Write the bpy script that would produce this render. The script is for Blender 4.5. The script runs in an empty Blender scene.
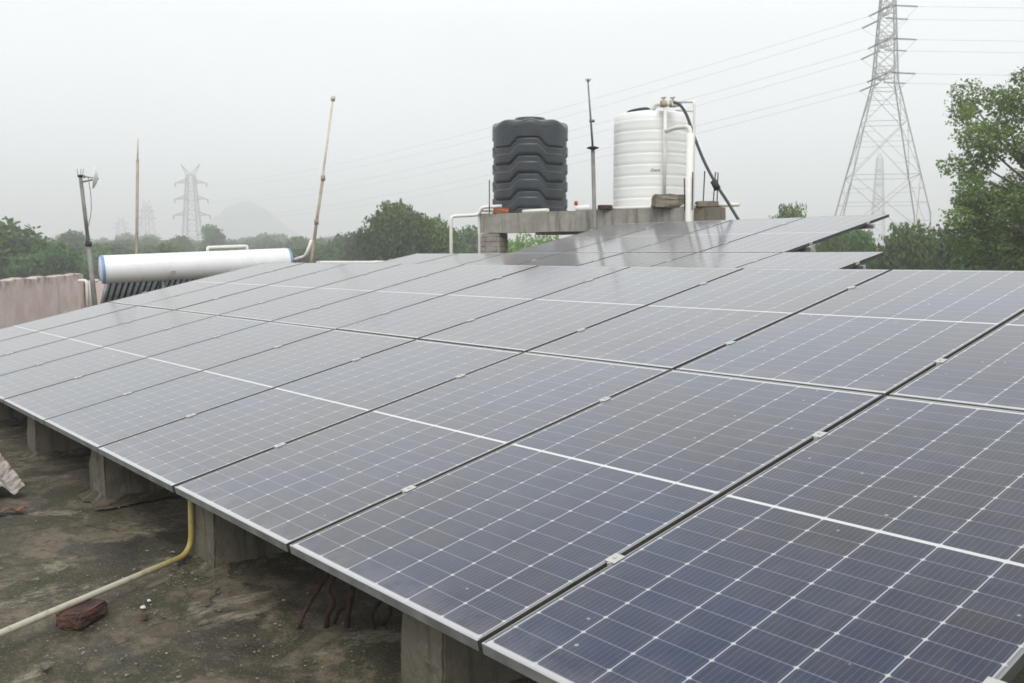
import bpy, bmesh, math, random
import numpy as np
from mathutils import Vector, Matrix, noise

R = math.radians
random.seed(7)
rng = np.random.default_rng(11)
scene = bpy.context.scene
col = scene.collection

# ------------------------------------------------------------------ camera
CAM_H = 1.45                    # eye height above the roof (roof is z = 0)
GROUND_Z = -7.6                 # street level
PITCH, YAW, FPX = R(5.165), R(50.195), 944.5
cam_d = bpy.data.cameras.new('camera')
cam = bpy.data.objects.new('camera', cam_d)
col.objects.link(cam)
cam.location = (0, 0, CAM_H)
cam.rotation_euler = (R(90) - PITCH, 0, YAW)
cam_d.sensor_width = 36.0
cam_d.lens = FPX / 1024 * 36.0
cam_d.clip_start = 0.05
cam_d.clip_end = 9000
cam_d.dof.use_dof = True
cam_d.dof.focus_distance = 4.2
cam_d.dof.aperture_fstop = 6.3
scene.camera = cam

# ------------------------------------------------------------------ light
SUN_EL, SUN_AZ = R(52), R(128)
world = bpy.data.worlds.new('World')
scene.world = world
world.use_nodes = True
wt = world.node_tree
wt.nodes.clear()
wo = wt.nodes.new('ShaderNodeOutputWorld')
bg = wt.nodes.new('ShaderNodeBackground')
bg.inputs['Strength'].default_value = 0.1
sky = wt.nodes.new('ShaderNodeTexSky')
sky.sky_type = 'NISHITA'
sky.sun_disc = False
sky.sun_elevation = SUN_EL
sky.sun_rotation = SUN_AZ
sky.dust_density = 5.0
sky.air_density = 1.0
tc = wt.nodes.new('ShaderNodeTexCoord')
sx = wt.nodes.new('ShaderNodeSeparateXYZ')
wt.links.new(tc.outputs['Generated'], sx.inputs[0])
mr = wt.nodes.new('ShaderNodeMapRange')          # overcast sky: band above the view brightened for panel reflections
mr.interpolation_type = 'SMOOTHSTEP'
mr.inputs['From Min'].default_value = 0.22
mr.inputs['From Max'].default_value = 0.36
mr.inputs['To Min'].default_value = 10.0
mr.inputs['To Max'].default_value = 13.2
wt.links.new(sx.outputs['Z'], mr.inputs['Value'])
mt = wt.nodes.new('ShaderNodeMapRange')          # overhead sky dimmed to darken the near panels' reflections
mt.interpolation_type = 'SMOOTHSTEP'
mt.inputs['From Min'].default_value = 0.40
mt.inputs['From Max'].default_value = 0.72
mt.inputs['To Min'].default_value = 1.0
mt.inputs['To Max'].default_value = 0.50
wt.links.new(sx.outputs['Z'], mt.inputs['Value'])
mm = wt.nodes.new('ShaderNodeMath'); mm.operation = 'MULTIPLY'
wt.links.new(mr.outputs[0], mm.inputs[0]); wt.links.new(mt.outputs[0], mm.inputs[1])
nz = wt.nodes.new('ShaderNodeTexNoise')
nz.inputs['Scale'].default_value = 2.2
nz.inputs['Detail'].default_value = 3.0
wt.links.new(tc.outputs['Generated'], nz.inputs['Vector'])
nm = wt.nodes.new('ShaderNodeMapRange')
nm.inputs['From Min'].default_value = 0.3
nm.inputs['From Max'].default_value = 0.7
nm.inputs['To Min'].default_value = 0.955
nm.inputs['To Max'].default_value = 1.045
wt.links.new(nz.outputs['Fac'], nm.inputs['Value'])
mul = wt.nodes.new('ShaderNodeMath'); mul.operation = 'MULTIPLY'
wt.links.new(mm.outputs[0], mul.inputs[0]); wt.links.new(nm.outputs[0], mul.inputs[1])
cl = wt.nodes.new('ShaderNodeMix'); cl.data_type = 'RGBA'; cl.blend_type = 'MULTIPLY'
cl.inputs['Factor'].default_value = 1.0
cl.inputs['A'].default_value = (0.955, 0.99, 1.01, 1)
cc = wt.nodes.new('ShaderNodeCombineColor')
for i in range(3):
    wt.links.new(mul.outputs[0], cc.inputs[i])
wt.links.new(cc.outputs[0], cl.inputs['B'])
mx = wt.nodes.new('ShaderNodeMix'); mx.data_type = 'RGBA'
mx.inputs['Factor'].default_value = 0.93
hs = wt.nodes.new('ShaderNodeHueSaturation')
hs.inputs['Saturation'].default_value = 0.5
wt.links.new(sky.outputs[0], hs.inputs['Color'])
wt.links.new(hs.outputs[0], mx.inputs['A'])
wt.links.new(cl.outputs['Result'], mx.inputs['B'])
wt.links.new(mx.outputs['Result'], bg.inputs['Color'])
wt.links.new(bg.outputs[0], wo.inputs['Surface'])

sun_d = bpy.data.lights.new('sun', 'SUN')
sun_d.energy = 1.8
sun_d.angle = R(35)
sun_d.color = (1.0, 0.97, 0.92)
sun = bpy.data.objects.new('sun', sun_d)
col.objects.link(sun)
# sky sun_rotation is measured clockwise from +Y
sdir = Vector((math.sin(SUN_AZ) * math.cos(SUN_EL), math.cos(SUN_AZ) * math.cos(SUN_EL), math.sin(SUN_EL)))
sun.rotation_euler = sdir.to_track_quat('Z', 'Y').to_euler()
sun.location = (0, 0, 60)

vs = scene.view_settings
vs.view_transform = 'Standard'
vs.look = 'None'
vs.exposure = 0.32
vs.gamma = 1.0
vs.use_curve_mapping = False
try:
    scene.cycles.use_denoising = True
    scene.cycles.denoiser = 'OPENIMAGEDENOISE'
    scene.cycles.denoising_input_passes = 'RGB_ALBEDO_NORMAL'
    scene.cycles.denoising_prefilter = 'ACCURATE'
    scene.cycles.volume_bounces = 1
    scene.cycles.max_bounces = 8
    scene.cycles.diffuse_bounces = 3
    scene.cycles.glossy_bounces = 3
except Exception:
    pass

# ------------------------------------------------------------------ helpers
_cy, _sy, _cp, _sp = math.cos(YAW), math.sin(YAW), math.cos(PITCH), math.sin(PITCH)
FWD = Vector((-_sy * _cp, _cy * _cp, -_sp))
RGT = Vector((_cy, _sy, 0))
UPV = Vector((-_sy * _sp, _cy * _sp, _cp))
HORIZ = Vector((-_sy, _cy, 0))

def at(px, py, depth):
    """world point seen at a photo pixel, a given number of metres in front of the camera"""
    return Vector((0, 0, CAM_H)) + (FWD + RGT * ((px - 512) / FPX) + UPV * ((341.5 - py) / FPX)) * depth

def onroof(px, py, z=0.0):
    d = FWD + RGT * ((px - 512) / FPX) + UPV * ((341.5 - py) / FPX)
    return Vector((0, 0, CAM_H)) + d * ((z - CAM_H) / d.z)

def tag(o, label=None, cat=None, group=None, kind=None):
    if label: o['label'] = label
    if cat: o['category'] = cat
    if group: o['group'] = group
    if kind: o['kind'] = kind
    return o

def thing(name, label, cat, loc=(0, 0, 0), rot=(0, 0, 0), group=None):
    o = bpy.data.objects.new(name, None)
    o.empty_display_size = 0.2
    col.objects.link(o)
    o.location = loc
    o.rotation_euler = rot
    bpy.context.view_layer.update()
    return tag(o, label, cat, group)

class MB:
    """collects shapes for ONE mesh object"""
    def __init__(s): s.bm = bmesh.new()
    def box(s, c, d, rot=None, bevel=0.0):
        m = Matrix.Translation(Vector(c)) @ (rot.to_4x4() if rot else Matrix.Identity(4)) @ Matrix.Diagonal((d[0], d[1], d[2], 1))
        r = bmesh.ops.create_cube(s.bm, size=1.0, matrix=m)
        if bevel:
            vs_ = set(r['verts'])
            es = [e for e in s.bm.edges if e.verts[0] in vs_ and e.verts[1] in vs_]
            bmesh.ops.bevel(s.bm, geom=es, offset=bevel, segments=2, affect='EDGES', profile=0.5)
        return s
    def bar(s, a, b, w, h=None):
        a, b = Vector(a), Vector(b); h = h or w
        d = b - a; L = d.length
        if L < 1e-6: return s
        q = d.to_track_quat('Z', 'Y')
        m = Matrix.Translation((a + b) / 2) @ q.to_matrix().to_4x4() @ Matrix.Diagonal((w, h, L, 1))
        bmesh.ops.create_cube(s.bm, size=1.0, matrix=m)
        return s
    def tube(s, pts, r, n=10, r2=None, cap=True):
        pts = [Vector(p) for p in pts]
        rings = []; N = len(pts)
        nrm = None
        for i, p in enumerate(pts):
            t = (pts[min(i + 1, N - 1)] - pts[max(i - 1, 0)]).normalized()
            if nrm is None:
                nrm = t.orthogonal().normalized()
            else:
                nrm = (nrm - t * nrm.dot(t))
                nrm = nrm.normalized() if nrm.length > 1e-6 else t.orthogonal().normalized()
            bn = t.cross(nrm)
            rad = r if r2 is None else r + (r2 - r) * i / max(1, N - 1)
            rings.append([s.bm.verts.new(p + (nrm * math.cos(2 * math.pi * k / n) + bn * math.sin(2 * math.pi * k / n)) * rad) for k in range(n)])
        for i in range(N - 1):
            for k in range(n):
                f = s.bm.faces.new((rings[i][k], rings[i][(k + 1) % n], rings[i + 1][(k + 1) % n], rings[i + 1][k]))
                f.smooth = True
        if cap:
            s.bm.faces.new(list(reversed(rings[0]))); s.bm.faces.new(rings[-1])
        return s
    def lathe(s, prof, c=(0, 0, 0), n=48, axis=None):
        c = Vector(c)
        rot = axis.to_track_quat('Z', 'Y').to_matrix() if axis is not None else Matrix.Identity(3)
        rings = []
        for r_, z_ in prof:
            rings.append([s.bm.verts.new(c + rot @ Vector((r_ * math.cos(2 * math.pi * k / n), r_ * math.sin(2 * math.pi * k / n), z_))) for k in range(n)])
        for i in range(len(prof) - 1):
            for k in range(n):
                f = s.bm.faces.new((rings[i][k], rings[i][(k + 1) % n], rings[i + 1][(k + 1) % n], rings[i + 1][k]))
                f.smooth = True
        s.bm.faces.new(list(reversed(rings[0]))); s.bm.faces.new(rings[-1])
        return s
    def build(s, name, mat, parent=None, kind=None, smooth_angle=None):
        me = bpy.data.meshes.new(name)
        bmesh.ops.recalc_face_normals(s.bm, faces=s.bm.faces)
        s.bm.to_mesh(me); s.bm.free()
        return link(name, me, mat, parent, kind)

def link(name, me, mat, parent=None, kind=None):
    o = bpy.data.objects.new(name, me)
    col.objects.link(o)
    if mat is not None and not me.materials: me.materials.append(mat)
    if parent is not None:
        o.parent = parent
        o.matrix_parent_inverse = Matrix.Identity(4)
    if kind: o['kind'] = kind
    return o

def at_world(o, parent):
    """geometry was written in world coordinates: undo the parent's transform"""
    o.matrix_parent_inverse = parent.matrix_world.inverted()
    return o

def pydata(name, verts, faces, mat, parent=None, kind=None, smooth=False):
    me = bpy.data.meshes.new(name)
    me.from_pydata(verts, [], faces)
    me.update()
    if smooth:
        me.polygons.foreach_set('use_smooth', [True] * len(me.polygons))
    return link(name, me, mat, parent, kind)

def arc(p, q, r, n=6):
    return p, q, r, n

def bend(points, r=0.08, n=6):
    """polyline with rounded corners"""
    P = [Vector(p) for p in points]; out = [P[0]]
    for i in range(1, len(P) - 1):
        a = (P[i - 1] - P[i]); b = (P[i + 1] - P[i])
        rr = min(r, a.length * .45, b.length * .45)
        p0 = P[i] + a.normalized() * rr; p1 = P[i] + b.normalized() * rr
        for k in range(n + 1):
            t = k / n
            out.append(p0 * (1 - t) ** 2 + P[i] * 2 * t * (1 - t) + p1 * t * t)
    out.append(P[-1])
    return out

# ------------------------------------------------------------------ materials
class NT:
    def __init__(s, name):
        s.m = bpy.data.materials.new(name); s.m.use_nodes = True
        s.t = s.m.node_tree; s.b = s.t.nodes['Principled BSDF']
    def n(s, kind, **kw):
        nd = s.t.nodes.new(kind)
        for k, v in kw.items(): setattr(nd, k, v)
        return nd
    def l(s, a, b): s.t.links.new(a, b)
    def val(s, sock, v):
        if hasattr(v, 'links') or hasattr(v, 'is_linked'): s.l(v, sock)
        else: sock.default_value = v
    def math(s, op, a, b=None, c=None, clamp=False):
        nd = s.n('ShaderNodeMath', operation=op, use_clamp=clamp)
        s.val(nd.inputs[0], a)
        if b is not None: s.val(nd.inputs[1], b)
        if c is not None: s.val(nd.inputs[2], c)
        return nd.outputs[0]
    def mix(s, f, a, b, blend='MIX'):
        nd = s.n('ShaderNodeMix', data_type='RGBA', blend_type=blend)
        s.val(nd.inputs['Factor'], f)
        for k, v in (('A', a), ('B', b)):
            if isinstance(v, tuple): nd.inputs[k].default_value = (*v[:3], 1)
            else: s.l(v, nd.inputs[k])
        return nd.outputs['Result']
    def noise(s, scale, detail=4, rough=.55, vec=None, dist=0.0):
        nd = s.n('ShaderNodeTexNoise'); nd.inputs['Scale'].default_value = scale
        nd.inputs['Detail'].default_value = detail; nd.inputs['Roughness'].default_value = rough
        nd.inputs['Distortion'].default_value = dist
        s.l(vec if vec is not None else s.obj(), nd.inputs['Vector'])
        return nd.outputs['Fac']
    def obj(s):
        if not hasattr(s, '_tc'): s._tc = s.n('ShaderNodeTexCoord')
        return s._tc.outputs['Object']
    def scaled(s, v, sc):
        nd = s.n('ShaderNodeVectorMath', operation='MULTIPLY'); s.l(v, nd.inputs[0]); nd.inputs[1].default_value = sc
        return nd.outputs[0]
    def ramp(s, f, lo, hi, a=0.0, b=1.0):
        nd = s.n('ShaderNodeMapRange', interpolation_type='SMOOTHSTEP')
        s.val(nd.inputs['Value'], f)
        for k, v in (('From Min', lo), ('From Max', hi), ('To Min', a), ('To Max', b)): nd.inputs[k].default_value = v
        return nd.outputs[0]
    def color(s, c):
        if isinstance(c, tuple): s.b.inputs['Base Color'].default_value = (*c, 1)
        else: s.l(c, s.b.inputs['Base Color'])
    def rough(s, v): s.val(s.b.inputs['Roughness'], v)
    def bump(s, h, strength=.3, dist=.01):
        nd = s.n('ShaderNodeBump'); nd.inputs['Strength'].default_value = strength; nd.inputs['Distance'].default_value = dist
        s.l(h, nd.inputs['Height']); s.l(nd.outputs[0], s.b.inputs['Normal'])

def plain(name, c, rough=.5, metal=0.0, var=.12, scale=6.0, bump=0.0):
    t = NT(name)
    n = t.noise(scale, 5)
    lo = tuple(x * (1 - var) for x in c); hi = tuple(min(1, x * (1 + var)) for x in c)
    t.color(t.mix(t.ramp(n, .3, .7), lo, hi))
    t.rough(t.ramp(n, .2, .8, max(.02, rough - .08), min(1, rough + .1)))
    t.b.inputs['Metallic'].default_value = metal
    if bump: t.bump(t.noise(scale * 6, 4), bump, .01)
    return t.m

M = {}

def make_glass():
    t = NT('solar_cells')
    uv = t.n('ShaderNodeUVMap'); uv.uv_map = 'UVMap'
    sp = t.n('ShaderNodeSeparateXYZ'); t.l(uv.outputs[0], sp.inputs[0])
    u, v = sp.outputs[0], sp.outputs[1]         # metres on the glass, origin at its centre
    CW, CHh = 0.1835, 0.0886
    av = t.math('ABSOLUTE', v)
    vv = t.math('SUBTRACT', av, 0.0075)         # half-cell rows start beside the middle strip
    # distance to nearest column line / row line
    uc = t.math('DIVIDE', u, CW)
    du = t.math('MULTIPLY', t.math('ABSOLUTE', t.math('SUBTRACT', uc, t.math('ROUND', uc))), CW)
    vc = t.math('DIVIDE', vv, CHh)
    dv = t.math('MULTIPLY', t.math('ABSOLUTE', t.math('SUBTRACT', vc, t.math('ROUND', vc))), CHh)
    colline = t.math('SUBTRACT', 1, t.ramp(du, .0012, .0030))
    rowline = t.math('SUBTRACT', 1, t.ramp(dv, .0008, .0030))
    dia = t.math('SUBTRACT', 1, t.ramp(t.math('ADD', du, dv), .0065, .0105))
    midl = t.math('SUBTRACT', 1, t.ramp(av, .0068, .0082))
    edge_u = t.ramp(t.math('ABSOLUTE', u), .5505, .5515)
    edge_v = t.ramp(av, 1.0715, 1.0725)
    # ten thin silver busbars per cell
    BS = CW / 10
    bc = t.math('DIVIDE', t.math('ADD', u, BS / 2), BS)
    db = t.math('MULTIPLY', t.math('ABSOLUTE', t.math('SUBTRACT', bc, t.math('ROUND', bc))), BS)
    bus = t.math('SUBTRACT', 1, t.ramp(db, .0003, .0014))
    # one value per cell and per panel
    cid = t.n('ShaderNodeCombineXYZ')
    t.l(t.math('FLOOR', uc), cid.inputs[0]); t.l(t.math('FLOOR', t.math('DIVIDE', v, CHh)), cid.inputs[1])
    oi = t.n('ShaderNodeObjectInfo')
    t.l(t.math('MULTIPLY', oi.outputs['Random'], 57.0), cid.inputs[2])
    wn = t.n('ShaderNodeTexWhiteNoise'); wn.noise_dimensions = '3D'; t.l(cid.outputs[0], wn.inputs['Vector'])
    geo = t.n('ShaderNodeNewGeometry')
    big = t.noise(.9, 3, .5, geo.outputs['Position'])
    tone = t.math('ADD', t.math('MULTIPLY', wn.outputs['Value'], .3), t.math('MULTIPLY', t.ramp(big, .35, .65), .7))
    cell = t.mix(tone, (.002, .019, .070), (.014, .013, .027))
    cell = t.mix(t.math('MULTIPLY', bus, .22), cell, (.30, .32, .36))
    cell = t.mix(t.math('MULTIPLY', rowline, .22), cell, (.55, .57, .62))
    lw = t.math('MULTIPLY', colline, .62)
    cell = t.mix(lw, cell, (.62, .64, .68))
    white = t.math('MAXIMUM', t.math('MAXIMUM', t.math('MULTIPLY', dia, .62), midl), t.math('MULTIPLY', t.math('MAXIMUM', t.math('MULTIPLY', edge_u, .35), edge_v), .8))
    cell = t.mix(white, cell, (.60, .61, .62))
    # dust film, droppings and dried rain marks
    dn = t.noise(7, 6, .65, geo.outputs['Position'])
    dust = t.ramp(dn, .25, .8, .02, .085)
    streak = t.noise(1, 4, .6, t.scaled(geo.outputs['Position'], (26, 2.4, 2.4)))
    dust = t.math('ADD', dust, t.ramp(streak, .5, .8, 0, .04))
    dust = t.math('MULTIPLY', dust, t.math('MULTIPLY_ADD', oi.outputs['Random'], .9, .6))
    # grime collects along the lower frame
    low = t.ramp(v, -1.075, -.90, .12, 0)
    dust = t.math('ADD', dust, t.math('MULTIPLY', low, t.ramp(dn, .3, .6)))
    cell = t.mix(dust, cell, (.34, .31, .28))
    vo = t.n('ShaderNodeTexVoronoi'); vo.inputs['Scale'].default_value = 13.2
    t.l(geo.outputs['Position'], vo.inputs['Vector'])
    spk = t.math('SUBTRACT', 1, t.ramp(vo.outputs['Distance'], .04, .11))
    sc2 = t.n('ShaderNodeSeparateColor'); t.l(vo.outputs['Color'], sc2.inputs[0])
    spk = t.math('MULTIPLY', spk, t.math('GREATER_THAN', sc2.outputs[0], .78))
    cell = t.mix(t.math('MULTIPLY', spk, .42), cell, (.62, .62, .58))
    t.color(cell)
    t.rough(t.math('ADD', t.ramp(dn, .3, .8, .10, .18), t.math('MULTIPLY', spk, .4)))
    t.b.inputs['IOR'].default_value = 1.52
    t.b.inputs['Sheen Weight'].default_value = .72
    t.b.inputs['Sheen Roughness'].default_value = .28
    t.b.inputs['Sheen Tint'].default_value = (1.0, .96, .92, 1)
    fine = t.noise(1.4, 2, .5, geo.outputs['Position'])
    t.bump(fine, .05, .02)
    return t.m

def make_roof():
    t = NT('stained_concrete')
    p = t.obj()
    a = t.noise(.9, 6, .6, p, .4); b = t.noise(3.5, 7, .65, p, .3); c = t.noise(22, 5, .7, p); d = t.noise(90, 3, .6, p)
    e = t.noise(2.1, 8, .68, t.scaled(p, (1, 1.25, 1)), .9)
    base = t.mix(t.ramp(a, .40, .60), (.034, .028, .019), (.100, .082, .056))
    base = t.mix(t.ramp(e, .44, .62, 0, .85), base, (.155, .131, .096))
    moss = t.math('MULTIPLY', t.ramp(t.noise(1.7, 9, .72, t.scaled(p, (1.3, 1, 1)), .8), .47, .55), .8)
    base = t.mix(moss, base, (.034, .036, .014))
    wet = t.ramp(t.noise(1.8, 6, .62, t.scaled(p, (1, 1.7, 1)), .8), .53, .62)
    base = t.mix(t.math('MULTIPLY', wet, .7), base, (.018, .015, .011))
    pale = t.ramp(t.noise(7, 8, .74, p, .5), .58, .68)
    base = t.mix(t.math('MULTIPLY', t.math('MULTIPLY', pale, t.ramp(e, .40, .58)), .65), base, (.255, .232, .188))
    base = t.mix(t.ramp(c, .46, .66, 0, .65), base, (.030, .025, .018))
    base = t.mix(t.ramp(d, .54, .70, 0, .5), base, (.21, .185, .15))
    lime = t.ramp(t.noise(2.4, 10, .80, t.scaled(p, (1.2, .95, 1)), .35), .54, .66)
    base = t.mix(t.math('MULTIPLY', lime, .75), base, (.30, .27, .215))
    # hairline cracks
    vo = t.n('ShaderNodeTexVoronoi'); vo.feature = 'DISTANCE_TO_EDGE'; vo.inputs['Scale'].default_value = .55
    dis = t.n('ShaderNodeVectorMath', operation='ADD'); t.l(p, dis.inputs[0])
    nn = t.n('ShaderNodeTexNoise'); nn.inputs['Scale'].default_value = 3; nn.inputs['Detail'].default_value = 6; t.l(p, nn.inputs['Vector'])
    t.l(t.scaled(nn.outputs['Color'], (.5, .5, .5)), dis.inputs[1]); t.l(dis.outputs[0], vo.inputs['Vector'])
    crack = t.math('MULTIPLY', t.math('SUBTRACT', 1, t.ramp(vo.outputs['Distance'], .002, .009)), t.ramp(a, .50, .6))
    base = t.mix(t.math('MULTIPLY', crack, .7), base, (.015, .013, .01))
    base = t.mix(1.0, base, (.96, .94, .90), 'MULTIPLY')
    t.color(base)
    t.rough(t.math('SUBTRACT', .85, t.math('MULTIPLY', wet, .25)))
    h = t.math('SUBTRACT', t.math('ADD', t.math('MULTIPLY', b, .6), t.math('ADD', t.math('MULTIPLY', c, .25), t.math('MULTIPLY', d, .12))), t.math('MULTIPLY', crack, .3))
    t.bump(h, .6, .03)
    return t.m

def make_concrete(name, c, dark, streak=True):
    t = NT(name)
    p = t.obj()
    a = t.noise(3, 6, .65, p, .3)
    base = t.mix(t.ramp(a, .35, .7), tuple(x * .72 for x in c), c)
    if streak:
        s = t.noise(1, 6, .65, t.scaled(p, (9, 9, 1.1)))
        base = t.mix(t.ramp(s, .48, .68, 0, .75), base, dark)
    f = t.noise(45, 5, .7, p)
    base = t.mix(t.ramp(f, .5, .75, 0, .5), base, tuple(x * .55 for x in c))
    base = t.mix(t.ramp(t.noise(14, 5, .7, p), .62, .72, 0, .5), base, tuple(min(1, x * 1.5) for x in c))
    t.color(base); t.rough(.9)
    t.bump(t.math('ADD', f, t.math('MULTIPLY', a, .6)), .6, .015)
    return t.m

def make_brick(name='old_bricks'):
    t = NT(name)
    bt = t.n('ShaderNodeTexBrick')
    bt.inputs['Scale'].default_value = 1.0
    bt.inputs['Brick Width'].default_value = .23; bt.inputs['Row Height'].default_value = .085
    bt.inputs['Mortar Size'].default_value = .009
    bt.inputs['Color1'].default_value = (.26, .21, .175, 1); bt.inputs['Color2'].default_value = (.36, .32, .28, 1)
    bt.inputs['Mortar'].default_value = (.10, .095, .085, 1)
    sp = t.n('ShaderNodeSeparateXYZ'); t.l(t.obj(), sp.inputs[0])
    cb = t.n('ShaderNodeCombineXYZ')
    t.l(t.math('ADD', sp.outputs[0], sp.outputs[1]), cb.inputs[0]); t.l(sp.outputs[2], cb.inputs[1])
    t.l(cb.outputs[0], bt.inputs['Vector'])
    g = t.noise(8, 6, .65)
    c = t.mix(t.ramp(g, .35, .65), bt.outputs['Color'], (.33, .31, .28))
    c = t.mix(t.ramp(t.noise(1, 5, .6, t.scaled(t.obj(), (8, 8, 1))), .52, .7, 0, .7), c, (.07, .065, .06))
    t.color(c); t.rough(.92)
    t.bump(t.math('SUBTRACT', g, t.math('MULTIPLY', bt.outputs['Fac'], 1.2)), .7, .015)
    return t.m

def make_leaf(name, c1, c2, c3):
    t = NT(name)
    geo = t.n('ShaderNodeNewGeometry')
    at_ = t.n('ShaderNodeAttribute'); at_.attribute_name = 'tone'
    oi = t.n('ShaderNodeObjectInfo')
    f = at_.outputs['Fac']
    base = t.mix(t.ramp(f, 0, .55), c1, c2)
    base = t.mix(t.ramp(f, .6, 1.0), base, c3)
    hs_ = t.n('ShaderNodeHueSaturation')
    t.l(base, hs_.inputs['Color'])
    t.l(t.math('MULTIPLY_ADD', oi.outputs['Random'], .035, .482), hs_.inputs['Hue'])
    t.l(t.math('MULTIPLY_ADD', oi.outputs['Random'], .5, .75), hs_.inputs['Value'])
    t.l(hs_.outputs[0], t.b.inputs['Base Color'])
    t.rough(.55)
    t.b.inputs['Transmission Weight'].default_value = 0.0
    tr = t.n('ShaderNodeBsdfTranslucent'); t.l(hs_.outputs[0], tr.inputs['Color'])
    ms = t.n('ShaderNodeMixShader'); ms.inputs[0].default_value = .45
    out = t.t.nodes['Material Output']
    t.l(t.b.outputs[0], ms.inputs[1]); t.l(tr.outputs[0], ms.inputs[2]); t.l(ms.outputs[0], out.inputs['Surface'])
    return t.m

def make_rust_sheet():
    t = NT('rusty_painted_sheet')
    a = t.noise(5, 7, .7, t.scaled(t.obj(), (1, 1, 1)), .6)
    c = t.mix(t.ramp(a, .46, .60), (.34, .325, .295), (.10, .045, .028))
    c = t.mix(t.ramp(t.noise(25, 5), .55, .75, 0, .6), c, (.07, .04, .03))
    t.color(c); t.rough(.8); t.bump(a, .3, .01)
    return t.m

def make_plaster():
    t = NT('pink_plaster')
    p = t.obj()
    a = t.noise(1.6, 6, .62, p, .3)
    c = t.mix(t.ramp(a, .35, .68), (.66, .515, .465), (.78, .65, .605))
    s = t.noise(1, 7, .68, t.scaled(p, (2.2, 2.2, .45)))
    c = t.mix(t.ramp(s, .50, .75, 0, .4), c, (.34, .28, .26))
    sp = t.n('ShaderNodeSeparateXYZ'); t.l(p, sp.inputs[0])
    topm = t.math('MULTIPLY', t.ramp(sp.outputs[2], 1.0 - .28, 1.0), t.ramp(t.noise(3.5, 6, .7, p), .42, .6))
    c = t.mix(t.math('MULTIPLY', topm, .75), c, (.16, .14, .125))
    c = t.mix(t.ramp(t.noise(11, 6, .7, p), .6, .75, 0, .5), c, (.30, .27, .25))
    t.color(c); t.rough(.92); t.bump(t.noise(30, 5, .65), .4, .01)
    return t.m

def make_ground():
    t = NT('field_ground')
    p = t.obj()
    a = t.noise(.012, 6, .6, p); b = t.noise(.11, 6, .65, p); g = t.noise(1.4, 5, .7, p)
    c = t.mix(t.ramp(a, .42, .6), (.045, .070, .022), (.17, .135, .085))
    c = t.mix(t.ramp(b, .45, .65, 0, .7), c, (.06, .085, .03))
    c = t.mix(t.ramp(g, .45, .7, 0, .5), c, (.10, .11, .05))
    t.color(c); t.rough(.95)
    return t.m

M['cells'] = make_glass()
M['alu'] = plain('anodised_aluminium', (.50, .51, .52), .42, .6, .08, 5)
M['alumid'] = plain('mid_grey_aluminium_edge', (.26, .26, .25), .55, .3, .15, 9)  # long-side lips, greyer than the end lips of the frame
M['aludark'] = plain('gap_shade_aluminium', (.055, .055, .053), .7, .2, .3, 9)  # shade inside the panel gaps put into the colour
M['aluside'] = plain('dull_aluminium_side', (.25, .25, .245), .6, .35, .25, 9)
M['back'] = plain('white_backsheet', (.7, .7, .7), .6)
M['clamp'] = plain('bright_aluminium', (.52, .52, .50), .5, .2, .08)
M['galv'] = plain('galvanised_steel', (.40, .41, .42), .5, .7, .15, 8)
M['roof'] = make_roof()
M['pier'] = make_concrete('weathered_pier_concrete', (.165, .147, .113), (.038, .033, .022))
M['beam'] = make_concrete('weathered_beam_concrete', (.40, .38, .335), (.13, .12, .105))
M['blockbrown'] = make_concrete('brown_stone', (.28, .245, .19), (.08, .07, .055))
M['brick'] = make_brick()
M['redbrick'] = plain('red_clay', (.075, .036, .028), .95, 0, .6, 14, .9)
M['brightbrick'] = plain('fresh_clay', (.36, .12, .06), .9, 0, .3, 14, .6)
M['darkbrick'] = plain('mossy_clay', (.045, .035, .028), .9, 0, .4, 14, .6)
M['plaster'] = make_plaster()
M['ground'] = make_ground()
M['hill'] = plain('wooded_hillside', (.06, .075, .05), .95, 0, .35, .02)
M['cream'] = plain('aged_pvc', (.40, .36, .235), .5, 0, .35, 4)
def make_conduit():
    t = NT('yellowed_conduit')
    sp = t.n('ShaderNodeSeparateXYZ'); t.l(t.obj(), sp.inputs[0])
    g = t.noise(6, 5, .6)
    y = t.math('ADD', sp.outputs[1], t.math('MULTIPLY', g, .25))
    c = t.mix(t.ramp(y, 1.35, 1.75), (.47, .44, .35), (.36, .29, .085))
    c = t.mix(t.ramp(t.noise(30, 5, .7), .52, .72, 0, .55), c, (.16, .14, .10))
    t.color(c); t.rough(.5)
    return t.m
M['conduit'] = make_conduit()
M['pvc'] = plain('white_pvc', (.80, .79, .74), .4, 0, .05, 5)
M['blackplastic'] = plain('black_tank_plastic', (.042, .048, .056), .36, 0, .14, 3)
M['whiteplastic'] = plain('white_tank_plastic', (.84, .85, .83), .35, 0, .02, 3)
M['whitepaint'] = plain('white_enamel', (.82, .83, .84), .3, 0, .03, 3)
M['blue'] = plain('blue_plastic', (.22, .33, .58), .45, 0, .1, 6)
M['badge'] = plain('grey_badge', (.58, .57, .57), .5)
M['paleblue'] = plain('pale_blue_plastic', (.56, .64, .76), .45, 0, .08, 6)
M['tube'] = plain('sky_bright_tube_glass', (.66, .80, .95), .2, 0, .1, 6)  # pale base colour stands in for sky reflected in the tubes
M['navy'] = plain('dark_blue_sheet', (.09, .14, .23), .5)
M['dark'] = plain('dark_rubber', (.02, .02, .022), .6, 0, .15)
M['hose'] = plain('black_hose', (.035, .04, .045), .45, 0, .1)
M['rust'] = plain('rusted_iron', (.050, .028, .020), .9, 0, .4, 25, .8)
M['flake'] = plain('rusted_flake', (.15, .070, .042), .9, 0, .4, 25, .6)
M['greypole'] = plain('grey_pipe', (.21, .205, .19), .6, .2, .25, 4)
M['bamboo'] = plain('weathered_pole', (.31, .26, .205), .7, 0, .3, 3)
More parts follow.
